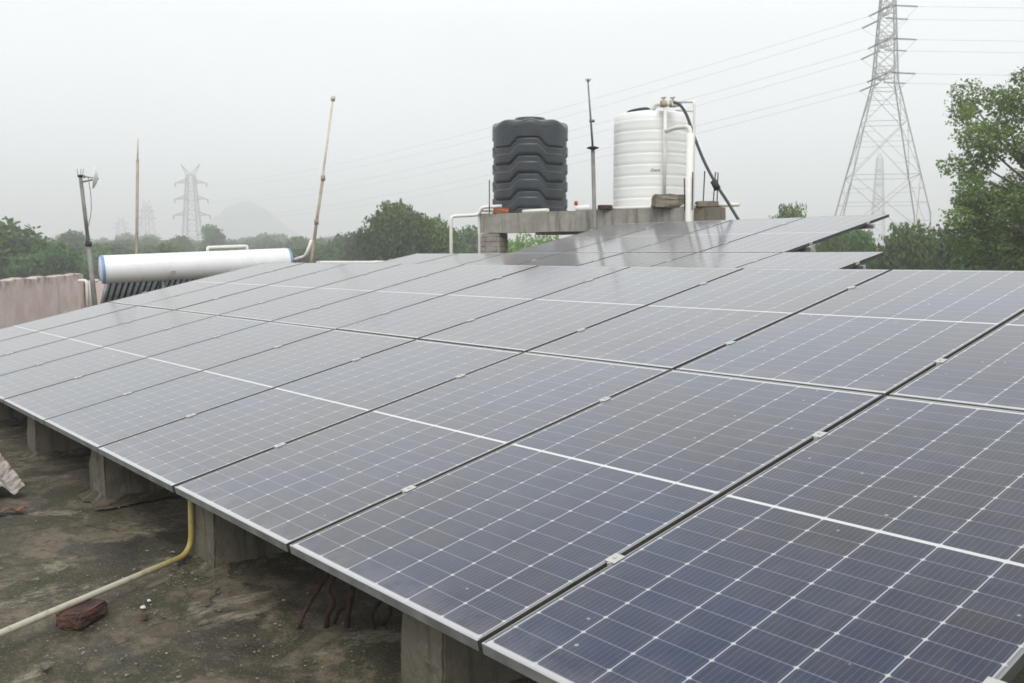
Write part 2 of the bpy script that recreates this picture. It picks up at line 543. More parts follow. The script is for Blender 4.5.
M['whitepole'] = plain('dusty_white_pole', (.60, .55, .46), .6, 0, .2, 4)
M['tower'] = plain('tower_galvanised', (.36, .36, .36), .6, .3, .1, .5)
M['insul'] = plain('insulator_discs', (.04, .034, .032), .4, 0, .1, 1)
M['wire'] = plain('aluminium_conductor', (.22, .22, .22), .5, .5, .05)
M['sheet'] = make_rust_sheet()
M['bark'] = plain('tree_bark', (.12, .095, .07), .95, 0, .3, 3, .5)
M['ink'] = plain('dark_ink', (.03, .03, .05), .6)
M['redcap'] = plain('red_plastic', (.55, .06, .04), .4)
M['leafA'] = make_leaf('leaves_dark', (.026, .066, .017), (.056, .122, .028), (.105, .180, .044))
M['leafB'] = make_leaf('leaves_mid', (.038, .084, .017), (.080, .155, .030), (.145, .230, .052))
M['leafC'] = make_leaf('leaves_bright', (.095, .160, .045), (.175, .275, .075), (.270, .385, .120))

# ------------------------------------------------------------------ setting
def sheet(name, x0, x1, y0, y1, z, n, mat, fn=None):
    xs = np.linspace(x0, x1, n); ys = np.linspace(y0, y1, n)
    V = [(x, y, z + (fn(x, y) if fn else 0)) for y in ys for x in xs]
    F = [(j * n + i, j * n + i + 1, (j + 1) * n + i + 1, (j + 1) * n + i) for j in range(n - 1) for i in range(n - 1)]
    return pydata(name, V, F, mat, None, 'structure', True)

sheet('ground', -2600, 2600, -2600, 2600, GROUND_Z, 40, M['ground'])

# roof with the body of the building under it; gently uneven screed
def build_roof():
    x0, x1, y0, y1 = -30.0, 7.0, -5.0, 17.0
    b = bmesh.new()
    nx, ny = 150, 90
    grid = []
    for j in range(ny + 1):
        row = []
        for i in range(nx + 1):
            x = x0 + (x1 - x0) * i / nx; y = y0 + (y1 - y0) * j / ny
            z = .010 * math.sin(x * 2.1 + math.sin(y * 1.7)) * math.sin(y * 1.9 + .6) - .010
            row.append(b.verts.new((x, y, z)))
        grid.append(row)
    for j in range(ny):
        for i in range(nx):
            f = b.faces.new((grid[j][i], grid[j][i + 1], grid[j + 1][i + 1], grid[j + 1][i])); f.smooth = True
    ring = grid[0][:] + [grid[j][nx] for j in range(1, ny + 1)] + grid[ny][-2::-1] + [grid[j][0] for j in range(ny - 1, 0, -1)]
    low = [b.verts.new((v.co.x, v.co.y, GROUND_Z)) for v in ring]
    n = len(ring)
    for k in range(n):
        b.faces.new((ring[k], low[k], low[(k + 1) % n], ring[(k + 1) % n]))
    me = bpy.data.meshes.new('roof'); b.to_mesh(me); b.free()
    return link('roof', me, M['roof'], None, 'structure')
build_roof()

# distant hill
def build_hill(name, px0, pxp, px1, pyp, depth):
    c = at(pxp, 256, depth); top = at(pxp, pyp, depth).z
    wl = (pxp - px0) / FPX * depth; wr = (px1 - pxp) / FPX * depth
    V = []; F = []; na, nr = 64, 26
    for i in range(nr + 1):
        r = i / nr
        for k in range(na):
            a = 2 * math.pi * k / na
            ca, sa = math.cos(a), math.sin(a)
            w = wr if ca > 0 else wl
            d = RGT * (ca * w * r) + HORIZ * (sa * (wl + wr) * .6 * r)
            hgt = (math.exp(-(r * 1.55) ** 2) - math.exp(-1.55 ** 2)) / (1 - math.exp(-1.55 ** 2))
            hgt += .07 * noise.noise(Vector((ca * r * 5 + 3, sa * r * 5, 1.7))) * min(1, 3 * (1 - r)) + .03 * noise.noise(Vector((ca * r * 14, sa * r * 14, 4.2))) * (1 - r)
            hgt *= 1 + .06 * math.sin(5 * a + r * 7) * r + .03 * math.sin(13 * a)
            hgt = hgt * .7 + .3 * max(0, 1 - r)
            p = Vector((c.x, c.y, 0)) + d
            V.append((p.x, p.y, GROUND_Z - .5 + (top - GROUND_Z) * hgt))
    for i in range(nr):
        for k in range(na):
            F.append((i * na + k, i * na + (k + 1) % na, (i + 1) * na + (k + 1) % na, (i + 1) * na + k))
    return pydata(name, V, F, M['hill'], None, 'structure', True)
build_hill('hill', 165, 243, 345, 202.5, 1720)

# ------------------------------------------------------------------ solar panels
PW, PL, FH = 1.134, 2.190, 0.035      # width, length, frame depth
PITCHX = 1.154
def panel_meshes():
    lip = .0075
    f = MB()
    for sx_ in (-1, 1):
        f.box((sx_ * (PW / 2 - lip / 2), 0, -FH / 2), (lip, PL - 2 * lip, FH), bevel=.0015)
        f.box((0, sx_ * (PL / 2 - lip / 2), -FH / 2), (PW, lip, FH), bevel=.0015)
    # inward return flange under the laminate
    for sx_ in (-1, 1):
        f.box((sx_ * (PW / 2 - lip - .012), 0, -FH + .0012), (.024, PL - 2 * lip - .002, .002))
    bmf = f.bm
    mf = bpy.data.meshes.new('frame'); bmesh.ops.recalc_face_normals(bmf, faces=bmf.faces); bmf.to_mesh(mf); bmf.free()
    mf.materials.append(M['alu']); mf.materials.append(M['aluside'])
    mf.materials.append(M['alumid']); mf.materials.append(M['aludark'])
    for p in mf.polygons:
        if p.normal.z < .5: p.material_index = 3 if abs(p.normal.x) > .5 else 1  # sides get darker copies; those along the seams carry painted gap shade
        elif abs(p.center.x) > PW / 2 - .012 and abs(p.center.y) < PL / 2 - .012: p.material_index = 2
    g = bmesh.new()
    gx, gy = PW / 2 - lip - .0004, PL / 2 - lip - .0004
    bmesh.ops.create_cube(g, size=1.0, matrix=Matrix.Translation((0, 0, -.0048)) @ Matrix.Diagonal((2 * gx, 2 * gy, .006, 1)))
    uvl = g.loops.layers.uv.new('UVMap')
    g.normal_update()
    for fc in g.faces:
        for lp in fc.loops:
            lp[uvl].uv = (lp.vert.co.x, lp.vert.co.y)
        fc.material_index = 0 if fc.normal.z > .5 else 1
    mg = bpy.data.meshes.new('glass'); g.to_mesh(mg); g.free()
    mg.materials.append(M['cells']); mg.materials.append(M['back'])
    c = MB()                         # clamp: T-shaped pressed piece gripping two frames
    c.box((0, 0, .0028), (.042, .052, .0036), bevel=.001)
    c.box((0, 0, -.012), (.014, .060, .026))
    c.lathe([(.006, .0045), (.006, .0085), (.0045, .0095)], n=6)
    bmc = c.bm
    mc = bpy.data.meshes.new('clamp'); bmesh.ops.recalc_face_normals(bmc, faces=bmc.faces); bmc.to_mesh(mc); bmc.free()
    mc.materials.append(M['clamp'])
    return mf, mg, mc
mesh_frame, mesh_glass, mesh_clamp = panel_meshes()
ORD = ['first', 'second', 'third', 'fourth', 'fifth', 'sixth', 'seventh', 'eighth', 'ninth', 'tenth', 'eleventh']

def place_panel(x_left, P, t, label, group, clamps, right_end=False, left_clamps=True):
    """P: start of the row's lower edge (y, z); x_left: left seam of the panel"""
    V = Vector((0, math.cos(t), math.sin(t)))
    jx, jv, jr = random.gauss(0, .0012), random.gauss(0, .0015), random.gauss(0, .0007)
    c = Vector((x_left + PITCHX / 2 + jx, P[0], P[1])) + V * (.010 + PL / 2 + jv)
    root = thing('solar_panel', label, 'solar panel', c, (t + random.gauss(0, .0008), random.gauss(0, .0008), jr), group)
    link('frame', mesh_frame, None, root)
    link('glass', mesh_glass, None, root)
    for s in ((-1,) if left_clamps else ()) + ((1,) if right_end else ()):
        for v in clamps:
            k = link('clamp', mesh_clamp, None, root)
            k.location = (s * (PITCHX / 2 - (0 if s < 0 else .012)), v - PL / 2, 0)
    return root

X0, Y0, Z0 = -1.9975, 1.5352, CAM_H - 1.0638
T1 = 0.22362
LH = 2.2098
V1 = Vector((0, math.cos(T1), math.sin(T1)))
rowA = (Y0, Z0)
rowB = (Y0 + V1.y * LH, Z0 + V1.z * LH)
for k in range(10):
    xl = X0 - PITCHX * k
    place_panel(xl, rowA, T1, f'dark blue solar panel, {ORD[k]} from the right in the lowest, nearest row', 'solar panels of the nearest row', (.55, 1.70), right_end=(k == 0))
for k in range(10):
    xl = X0 - PITCHX * k
    place_panel(xl, rowB, T1, f'grey-blue solar panel, {ORD[k]} from the right in the second row up', 'solar panels of the second row', (.47, 1.70), right_end=(k == 0))
QX, QY, QZ = -4.10747 * PITCHX, 7.50112 * PITCHX, .03693 * PITCHX + CAM_H
T3, T4 = .19392, .21079
V3 = Vector((0, math.cos(T3), math.sin(T3))); V4 = Vector((0, math.cos(T4), math.sin(T4)))
rowC = (QY - V3.y * LH, QZ - V3.z * LH)
rowD = (QY + .02474 * PITCHX, QZ + .0017 * PITCHX)
for k in range(7):
    xl = QX - PITCHX * (k + 1)
    place_panel(xl, rowC, T3, f'solar panel seen as a sliver, {ORD[k]} from the right in the third row', 'solar panels of the third row', (.5, 1.70), right_end=(k == 0))
for k in range(4):
    xl = QX - PITCHX * (k + 2)
    place_panel(xl, rowD, T4, f'pale reflecting solar panel, {ORD[k]} from the right in the farthest, highest row', 'solar panels of the farthest row', (.5, 1.70), right_end=(k == 0))

# rails the panels lie on
def rail(row, t, v, xa, xb, label):
    V = Vector((0, math.cos(t), math.sin(t))); N = Vector((0, -math.sin(t), math.cos(t)))
    c = Vector((0, row[0], row[1])) + V * (v + .01) - N * (FH + .0225)
    m = MB(); rot = Matrix.Rotation(t, 3, 'X')
    m.box((0, 0, .0), (xb - xa, .04, .042))
    m.box((0, 0.0, -.0235), (xb - xa, .056, .004))
    root = m.build('mounting_rail', M['galv'])
    root.location = ((xa + xb) / 2, c.y, c.z); root.rotation_euler = (t, 0, 0)
    tag(root, label, 'rail', 'rails under the solar panels')
    return c
RC = []
xl1, xr1 = X0 - 9 * PITCHX, X0 + PITCHX
for row, t, xa, xb, nm_ in ((rowA, T1, xl1, xr1, 'nearest row'), (rowB, T1, xl1, xr1, 'second row'),
                            (rowC, T3, QX - 7 * PITCHX, QX, 'third row'), (rowD, T4, QX - 5 * PITCHX, QX - PITCHX, 'farthest row')):
    for v, w in ((.42, 'lower'), (1.72, 'upper')):
        RC.append((rail(row, t, v, xa - .04, xb + .05, f'galvanised {w} rail carrying the panels of the {nm_}'), t, xa, xb, v))

# concrete piers under the front edge, a rail post on each line behind
def pier(name, x0, x1, y0, y1, h, label, seed, group):
    b = bmesh.new()
    bmesh.ops.create_cube(b, size=1.0, matrix=Matrix.Diagonal((x1 - x0, y1 - y0, h, 1)))
    bmesh.ops.bevel(b, geom=b.edges[:], offset=.008, segments=2, affect='EDGES')
    bmesh.ops.subdivide_edges(b, edges=b.edges[:], cuts=13, use_grid_fill=True)
    r = random.Random(seed)
    for v in b.verts:
        v.co += Vector((r.gauss(0, .0012), r.gauss(0, .0012), 0))
        v.co += Vector((math.sin(v.co.z * 23 + seed), math.sin(v.co.z * 19 + seed * 2), 0)) * .0025
    amp = .016 if 'crumbling' in label else .007
    for v in b.verts:
        q = v.co * 9 + Vector((seed * 3.1, 0, 0))
        e = max(0, abs(v.co.x) / (x1 - x0) * 2 - .8) + max(0, abs(v.co.y) / (y1 - y0) * 2 - .85)
        k = noise.noise(q) + .5 * noise.noise(q * 2.7)
        v.co.x -= math.copysign(max(0, k) * amp * (1 + 3 * e), v.co.x)
        v.co.y -= math.copysign(max(0, k) * amp * (1 + 3 * e), v.co.y)
    for f in b.faces: f.smooth = False
    me = bpy.data.meshes.new(name); b.to_mesh(me); b.free()
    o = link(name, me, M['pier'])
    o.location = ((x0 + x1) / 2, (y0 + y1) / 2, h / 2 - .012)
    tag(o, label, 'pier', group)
    # low collar of spilt mortar round the foot
    sk = bmesh.new(); n_ = 40; rings = []
    hx, hy = (x1 - x0) / 2, (y1 - y0) / 2
    for j, (g, z) in enumerate(((-.012, .050), (.012, .030), (.045, .012), (.085, -.004))):
        ring = []
        for k in range(n_):
            a = 2 * math.pi * k / n_
            ca, sa = math.cos(a), math.sin(a)
            m_ = max(abs(ca), abs(sa)); sq = .82
            ux, uy = ca / m_ * sq + ca * (1 - sq), sa / m_ * sq + sa * (1 - sq)
            w = g * (1 + .9 * noise.noise(Vector((ca * 2 + seed, sa * 2, j * .3)))) if j else g
            ring.append(sk.verts.new((ux * hx + (ca * w), uy * hy + (sa * w), z * (1 + .6 * noise.noise(Vector((ca * 4, sa * 4 + seed, 1)))) - h / 2 + .012)))
        rings.append(ring)
    for j in range(3):
        for k in range(n_):
            sk.faces.new((rings[j][k], rings[j][(k + 1) % n_], rings[j + 1][(k + 1) % n_], rings[j + 1][k])).smooth = True
    sk.normal_update()
    bmesh.ops.recalc_face_normals(sk, faces=sk.faces)
    ms_ = bpy.data.meshes.new('mortar_collar'); sk.to_mesh(ms_); sk.free()
    link('mortar_collar', ms_, M['roof'], o)
    return o
pl = [(-2.56, -2.315, 'pale concrete pier nearest the camera, under the corner of the front panels'),
      (-4.41, -4.10, 'concrete pier beside the bend of the cream conduit'),
      (-6.02, -5.70, 'mossy concrete pier with a crumbling edge, between the conduit and the corrugated sheet'),
      (-7.55, -7.31, 'concrete pier on a broken screed lip, second from the far left end'),
      (-9.35, -9.05, 'concrete pier in deep shade at the far left edge of the picture'),
      (-11.3, -11.0, 'last concrete pier at the far end of the front panels')]
c0 = RC[0][0]
for i, (a, b_, lab) in enumerate(pl):
    V = V1
    yf = 1.65
    zt = c0.z - .0235
    pier('concrete_pier', a, b_, yf, yf + .50, zt + (0.0), lab, i + 3, 'concrete piers under the front edge')
# steel posts below the other rails
for (c, t, xa, xb, v), nm_ in zip(RC[1:], ('nearest row upper rail', 'second row lower rail', 'second row upper rail', 'third row lower rail', 'third row upper rail', 'farthest row lower rail', 'farthest row upper rail')):
    nP = 6 if xb - xa > 9 else 4
    for i in range(nP):
        x = xa + 1.3 + (xb - xa - 2.9) * i / (nP - 1)
        m = MB(); m.box((0, 0, (c.z - .026) / 2), (.05, .05, c.z - .026))
        m.box((0, 0, .004), (.16, .16, .012))
        o = m.build('support_post', M['galv']); o.location = (x, c.y, -.008)
        tag(o, f'galvanised square post hidden under the {nm_}', 'post', f'posts under the {nm_}')

# ------------------------------------------------------------------ things on the roof floor
# cream conduit
pb = onroof(191.5, 553, .045)
p_top = Vector((pb.x + .015, pb.y, .37))
p_end = onroof(0, 633.5, .072)
dirc = (p_end - pb).normalized()
path = bend([p_top, pb, p_end, p_end + (p_end - pb).normalized() * 1.6], .10, 8)
o = MB().tube(path, .0135, 14).build('conduit_pipe', M['conduit'])
tag(o, 'cream plastic conduit coming down a pier and running across the floor', 'pipe')
# brick under the conduit
def brick(p, dims, rz, mat, label, name='brick', tilt=0.0, seed=1, group=None):
    b = bmesh.new()
    bmesh.ops.create_cube(b, size=1.0, matrix=Matrix.Diagonal((*dims, 1)))
    bmesh.ops.bevel(b, geom=b.edges[:], offset=min(dims) * .12, segments=2, affect='EDGES')
    bmesh.ops.subdivide_edges(b, edges=b.edges[:], cuts=3, use_grid_fill=True)
    r = random.Random(seed)
    for v in b.verts: v.co += Vector((r.gauss(0, 1), r.gauss(0, 1), r.gauss(0, .7))) * min(dims) * .055
    me = bpy.data.meshes.new(name); b.to_mesh(me); b.free()
    o = link(name, me, mat); o.location = Vector(p) + Vector((0, 0, dims[2] / 2 - .008)); o.rotation_euler = (tilt, tilt * .5, rz)
    return tag(o, label, 'brick', group)
pbk = onroof(82.5, 619, .0)
brick((pbk.x, pbk.y, 0), (.18, .105, .058), math.atan2(dirc.y, dirc.x) + .12, M['redbrick'], 'dark red broken brick holding the conduit off the floor', seed=4)
k = (path[0] - path[0])
kt = Vector((pbk.x, pbk.y, 0))
# small strap on the brick holding the conduit
tt = min(path, key=lambda q: (Vector((q.x, q.y, 0)) - kt).length)
brick((pb.x + .03, pb.y + .02, 0), (.17, .10, .034), .5, M['darkbrick'], 'blackened brick under the conduit bend by the pier', seed=9)

# rusty reinforcement bars sticking out of the slab
def rebar(pxs, y_list, rad, label):
    pts = []
    for (px, py), Y in zip(pxs, y_list):
        d = FWD + RGT * ((px - 512) / FPX) + UPV * ((341.5 - py) / FPX)
        q = Vector((0, 0, CAM_H)) + d * (Y / d.y)
        pts.append(q)
    pts[0].z = -.01
    P = bend(pts, .05, 4)
    o = MB().tube(P, rad, 8).build('rebar', M['rust'])
    tag(o, label, 'rebar', 'rusty bars under the panels')
rebar([(298, 630), (302, 617), (313, 597), (331, 570)], [1.655, 1.67, 1.72, 1.8], .009, 'rusty bar leaning right, leftmost of the bars under the panels')
rebar([(326, 627), (328, 612), (335, 604), (327, 590), (335, 575)], [1.745, 1.75, 1.76, 1.77, 1.8], .011, 'thick rusty bar with a pale tip, second from the left under the panels')
rebar([(347, 627), (348, 611), (352, 595), (352, 580)], [1.81, 1.82, 1.83, 1.85], .012, 'dark upright rusty bar in the shade, between its hooked neighbours')
rebar([(374, 628), (371, 615), (376, 606), (383, 596)], [1.88, 1.89, 1.9, 1.92], .010, 'short hooked rusty bar, rightmost beside the nearest pier')

rebar([(334, 622), (339, 610), (349, 606)], [1.79, 1.8, 1.84], .007, 'thin crooked rusty offcut low between the second and third bars')
rebar([(383, 622), (391, 612), (390, 604)], [1.93, 1.95, 1.97], .008, 'stub of rusty bar deepest in the shade behind the hooked bar')
# corrugated sheet and a rust flake at the left edge
def corrugated(name, mat, P, ux, uy, w, l, waves, amp, label, cat, ragged=.03, seed=1, th=.004):
    r = random.Random(seed)
    nx, ny = waves * 8, 12
    V = []; F = []
    for layer in (0, 1):
        for j in range(ny + 1):
            for i in range(nx + 1):
                s = i / nx; tt_ = j / ny
                e = 0.0
                if j == 0: e = abs(math.sin(i * .9 + seed)) * ragged
                p = Vector(P) + ux * (w * s) + uy * (l * tt_ + e)
                p.z += amp * (1 + math.cos(2 * math.pi * waves * s)) + .006 * math.sin(tt_ * 5 + s * 3) + (th if layer == 0 else 0)
                V.append(p)
    n = (nx + 1) * (ny + 1)
    for j in range(ny):
        for i in range(nx):
            a = j * (nx + 1) + i
            F.append((a, a + 1, a + nx + 2, a + nx + 1)); F.append((n + a + nx + 1, n + a + nx + 2, n + a + 1, n + a))
    for j in range(ny):
        for i in (0, nx):
            a = j * (nx + 1) + i; b_ = a + nx + 1
            F.append((a, b_, n + b_, n + a) if i == 0 else (b_, a, n + a, n + b_))
    for i in range(nx):
        for j in (0, ny):
            a = j * (nx + 1) + i
            F.append((a + 1, a, n + a, n + a + 1) if j == 0 else (a, a + 1, n + a + 1, n + a))
    o = pydata(name, [tuple(v) for v in V], F, mat, None, None, True)
    return tag(o, label, cat)
pr_ = onroof(26, 495, .02)
pl_ = onroof(-60, 500, .02)
uxv = (pl_ - pr_).normalized()
uyv = (onroof(-6, 452, .16) - pr_ ).normalized()
corrugated('corrugated_sheet', M['sheet'], pr_, uxv, uyv, .62, .75, 5, .026, 'scrap of pale corrugated sheet streaked with rust at the left edge', 'metal sheet', .02, 3)
pf = onroof(27, 512, .01)
corrugated('rust_flake', M['flake'], pf, (onroof(-50, 520, .01) - pf).normalized(), (onroof(18, 503, .012) - pf).normalized(), .42, .10, 5, .010, 'brown curled flake of rusted sheet lying below the corrugated scrap', 'scrap', .02, 5)

# loose mortar crumbs and pebbles
def crumbs():
    b = bmesh.new(); r = random.Random(5)
    spots = []
    for cx_, cy_, s, n in ((145, 612, 9, 9), (195, 575, 22, 26), (185, 560, 14, 12), (105, 668, 60, 12), (92, 500, 10, 22), (40, 545, 40, 10), (240, 640, 60, 18), (330, 668, 50, 14), (150, 640, 90, 30), (110, 600, 60, 20), (60, 660, 60, 22), (300, 655, 60, 14), (170, 570, 40, 90), (210, 640, 120, 160), (60, 590, 60, 110), (120, 505, 50, 50)):
        for _ in range(n): spots.append((r.gauss(cx_, s), r.gauss(cy_, s * .35)))
    for x, y in spots:
        if y > 690: continue
        p = onroof(x, y, 0); s = min(.0065, .0015 + r.expovariate(1 / .0019))
        m = Matrix.Translation(p) @ Matrix.Rotation(r.random() * 6, 4, 'Z') @ Matrix.Diagonal((s * r.uniform(.7, 1.5), s, s * .55, 1))
        bmesh.ops.create_icosphere(b, subdivisions=1, radius=1.0, matrix=m)
    for v in b.verts: v.co += Vector((r.gauss(0, .0012), r.gauss(0, .0012), r.gauss(0, .0008)))
    me = bpy.data.meshes.new('loose_crumbs'); b.to_mesh(me); b.free()
    o = link('loose_crumbs', me, M['crumb'], None, 'stuff')
    tag(o, 'pale mortar crumbs and grit scattered over the roof floor', 'grit')
M['crumb'] = plain('mortar_crumb', (.20, .175, .14), .95, 0, .5, 30, .4)
crumbs()
for (px, py, s, mat, lab) in ((143, 608, .012, 'badge', 'small white plaster chip beside the reddish pebble'), (149, 601, .009, 'badge', 'tiny white plaster chip nearest the conduit'),
                              (45, 668, .022, 'pier', 'flat pale stone chip at the bottom left'), (145, 618, .017, 'redbrick', 'small reddish brick chip near the white chips')):
    p = onroof(px, py, 0)
    b = bmesh.new(); bmesh.ops.create_icosphere(b, subdivisions=2, radius=s, matrix=Matrix.Translation((0, 0, s * .3)) @ Matrix.Diagonal((1.3, .9, .5, 1)))
    r = random.Random(int(px))
    for v in b.verts: v.co += Vector((r.gauss(0, .12), r.gauss(0, .12), r.gauss(0, .06))) * s
    me = bpy.data.meshes.new('stone_chip'); b.to_mesh(me); b.free()
    o = link('stone_chip', me, M[mat]); o.location = p
    tag(o, lab, 'stone chip')

# ------------------------------------------------------------------ parapet walls at the left
def wall(name, a, b, h, th, mat, label, steps=60, z_wob=.012):
    a = Vector((a.x, a.y, 0)); b = Vector((b.x, b.y, 0))
    d = b - a; L = d.length; ang = math.atan2(d.y, d.x)
    r = random.Random(3)
    V = []; F = []
    for i in range(steps + 1):
        x = L * i / steps
        w = z_wob * (math.sin(i * .9) + r.gauss(0, .6))
        for (yy, zz) in ((-th / 2, -.02), (-th / 2, h - .02 + w), (-th / 2 + .02, h + w), (th / 2 - .02, h + w), (th / 2, h - .02 + w), (th / 2, -.02)):
            V.append((x, yy + r.gauss(0, .002), zz))
    for i in range(steps):
        for k in range(5):
            p = i * 6 + k
            F.append((p, p + 6, p + 7, p + 1))
    F.append((5, 4, 3, 2, 1, 0)[::-1]); e = steps * 6; F.append(tuple(e + k for k in (5, 4, 3, 2, 1, 0)))
    o = pydata(name, V, F, mat)
    o.location = a; o.rotation_euler = (0, 0, ang)
    tag(o, label, 'wall')
    return o
zt = CAM_H - .45
Bp = onroof(78.5, 273.5, zt); Ap = onroof(0, 279.7, zt)
Ap2 = Ap + (Ap - Bp) * 1.2
wall('parapet_wall', Ap2, Bp, zt, .22, M['plaster'], 'weathered pink plastered parapet wall at the far left, stained along its top')
zt2 = CAM_H - .62
B2 = at(88, 281, 24.6); C2 = at(122, 281, 25.3)
wall('parapet_wall', B2, C2, B2.z, .22, M['plaster'], 'lower piece of pink parapet behind the two white standpipes', 12)

# two white standpipes in the gap
for px, hook, lab in ((86.6, -1, 'white standpipe hooked to the left, nearest the pink wall'), (90.2, 1, 'white standpipe hooked to the right, beside the heater end')):
    top = at(px, 280.5, 22.5); base = Vector((top.x, top.y, -.01))
    end = top + RGT * (hook * .20) + Vector((0, 0, -.005))
    o = MB().tube(bend([base, top, end], .07, 6), .036, 12).build('standpipe', M['pvc'])
    tag(o, lab, 'pipe', 'white standpipes by the pink wall')

# ------------------------------------------------------------------ solar water heater
def heater():
    A = at(103, 269.6, 17.1); B = at(288, 261.0, 18.75); Rr = .255
    ax = (B - A).normalized(); L = (B - A).length
    away = ax.cross(Vector((0, 0, 1))).normalized()
    if away.dot(HORIZ) < 0: away = -away                 # horizontal, away from the camera
    root = thing('water_heater', 'long white solar water heater with blue end caps and dark glass tubes', 'water heater', Vector((A.x, A.y, 0)))
    o = MB().lathe([(Rr * .98, 0), (Rr, .015), (Rr, L - .015), (Rr * .98, L)], A, 48, ax).build('tank', M['whitepaint'], root); at_world(o, root)
    for s, e in ((-1, A), (1, B)):
        prof = [(Rr * 1.02, -.015), (Rr * 1.02, .012), (Rr * .985, .030), (Rr * .90, .036)]
        c = MB().lathe(prof, e, 40, ax * s).build('end_cap', M['blue'], root); at_world(c, root)
        c = MB().lathe([(Rr * .93, .030), (Rr * .90, .042), (Rr * .6, .058), (Rr * .2, .066)], e, 40, ax * s).build('end_face', M['paleblue'], root); at_world(c, root)
    n = 32
    # bank of vacuum tubes sloping away from the tank down towards the roof
    down = Vector((0, 0, -1))
    tdir = (away * .925 + down * .38).normalized()
    for i in range(n):
        f = (i + .9) / (n + .8)
        c = A + ax * (L * f)
        s = c + down * Rr * .62 + away * Rr * -.35
        m = MB().tube([s, s + tdir * 1.55], .034, 12).build('vacuum_tube', M['tube'], root); at_world(m, root)
    nb_ = ax.cross(tdir).normalized()
    if nb_.z < 0: nb_ = -nb_
    s0 = A + down * Rr * .62 + away * Rr * -.35 + nb_ * .055
    q = [s0 + ax * (L * .02), s0 + ax * (L * .99), s0 + ax * (L * .99) + tdir * 1.5, s0 + ax * (L * .02) + tdir * 1.5]
    V_ = [tuple(v) for v in q] + [tuple(v + nb_ * .012) for v in q]
    bk = pydata('gap_shade_sheet', V_, [(0, 1, 2, 3), (7, 6, 5, 4), (0, 4, 5, 1), (1, 5, 6, 2), (2, 6, 7, 3), (3, 7, 4, 0)], M['navy'], root); at_world(bk, root)  # sheet added to paint the shaded gaps between tubes dark
    g = MB()
    for i in range(n):
        f = (i + .9) / (n + .8)
        c = A + ax * (L * f); s = c + down * Rr * .62 + away * Rr * -.35
        g.tube([s - tdir * .03, s + tdir * .05], .052, 10)
    o = g.build('dust_seal', M['dark'], root); at_world(o, root); o['kind'] = 'stuff'
    for f in (.30, .62, .94):
        fr = MB()
        c = A + ax * (L * f)
        q = c + down * Rr * .9
        fr.bar(q, Vector((q.x, q.y, 0)), .04)
        e = q + tdir * 1.6; e2 = Vector((e.x, e.y, max(.05, e.z)))
        fr.bar(q, e2, .04); fr.bar(e2, Vector((e2.x, e2.y, 0)), .04)
        o = fr.build('stand_frame', M['galv'], root); at_world(o, root)
    # bracket on top
    a = A + ax * (L * .545) + Vector((0, 0, Rr)); b = A + ax * (L * .765) + Vector((0, 0, Rr))
    up = Vector((0, 0, .075))
    br = MB().tube(bend([a - ax * .0 - Vector((0, 0, .01)), a + up, b + up, b - Vector((0, 0, .01))], .03, 4), .026, 10)
    o = br.build('top_bracket', M['pvc'], root); at_world(o, root)
    # smudged maker's badge
    p = A + ax * (L * .345) + (-away * math.cos(.2) + Vector((0, 0, math.sin(-.5)))).normalized() * (Rr * 1.002)
    nrm = (p - (A + ax * (L * .345))).normalized()
    bd = MB().lathe([(.055, -.004), (.055, .0015), (.05, .003)], p, 20, nrm).build('badge', M['badge'], root); at_world(bd, root)
    return A, B, ax, Rr
HA, HB, HAX, HR = heater()

# slanting white pole right of the heater, with the heater's vent pipe joining it
pt = at(333, 99, 17.9); pm = at(323, 178, 17.9); pm2 = at(316.5, 222, 17.9); pb_ = at(311.5, 262, 17.9)
low = pb_ + (pb_ - pm2).normalized() * 1.1; low.z = max(low.z, -.01)
base = Vector((low.x, low.y, -.01))
root = thing('vent_pole', 'pale slanting pole right of the white heater with a socket tip', 'pole', base)
o = MB().tube([pm2 + (pm - pm2) * .02, pt], .023, 10, .021).build('upper_pipe', M['whitepole'], root); at_world(o, root)
o = MB().tube([base, pb_, pm2, pm], .034, 10, .028).build('lower_pipe', M['bamboo'], root); at_world(o, root)
o = MB().tube([pt - (pt - pm).normalized() * .03, pt + (pt - pm).normalized() * .05], .042, 12).build('socket', M['whitepole'], root); at_world(o, root)
for q in (pm, pm2):
    o = MB().tube([q - Vector((0, 0, .05)), q + Vector((0, 0, .05))], .043, 10).build('coupling', M['bamboo'], root); at_world(o, root)
v0 = HB + HAX * .07; v1 = at(306, 256.0, 18.0); v2 = pb_ + (pm2 - pb_) * .55 + RGT * -.045
o = MB().tube(bend([v0, v1, v2], .12, 6), .034, 10).build('heater_pipe', M['pvc'])
tag(o, 'short cream pipe from the right end of the heater up to the slanting pole', 'pipe')

# white ledge between heater and the third row
a = at(318, 261, 17.5); b = at(392, 258.2, 18.5)
o = MB(); d = b - a
o.bar(Vector((a.x, a.y, (a.z) / 2)), Vector((b.x, b.y, a.z / 2)), .18, a.z)
o = wall('low_wall', a, b, a.z, .16, M['pvc'], 'white-topped low wall peeking over the panels right of the slanting pole', 10, .002)

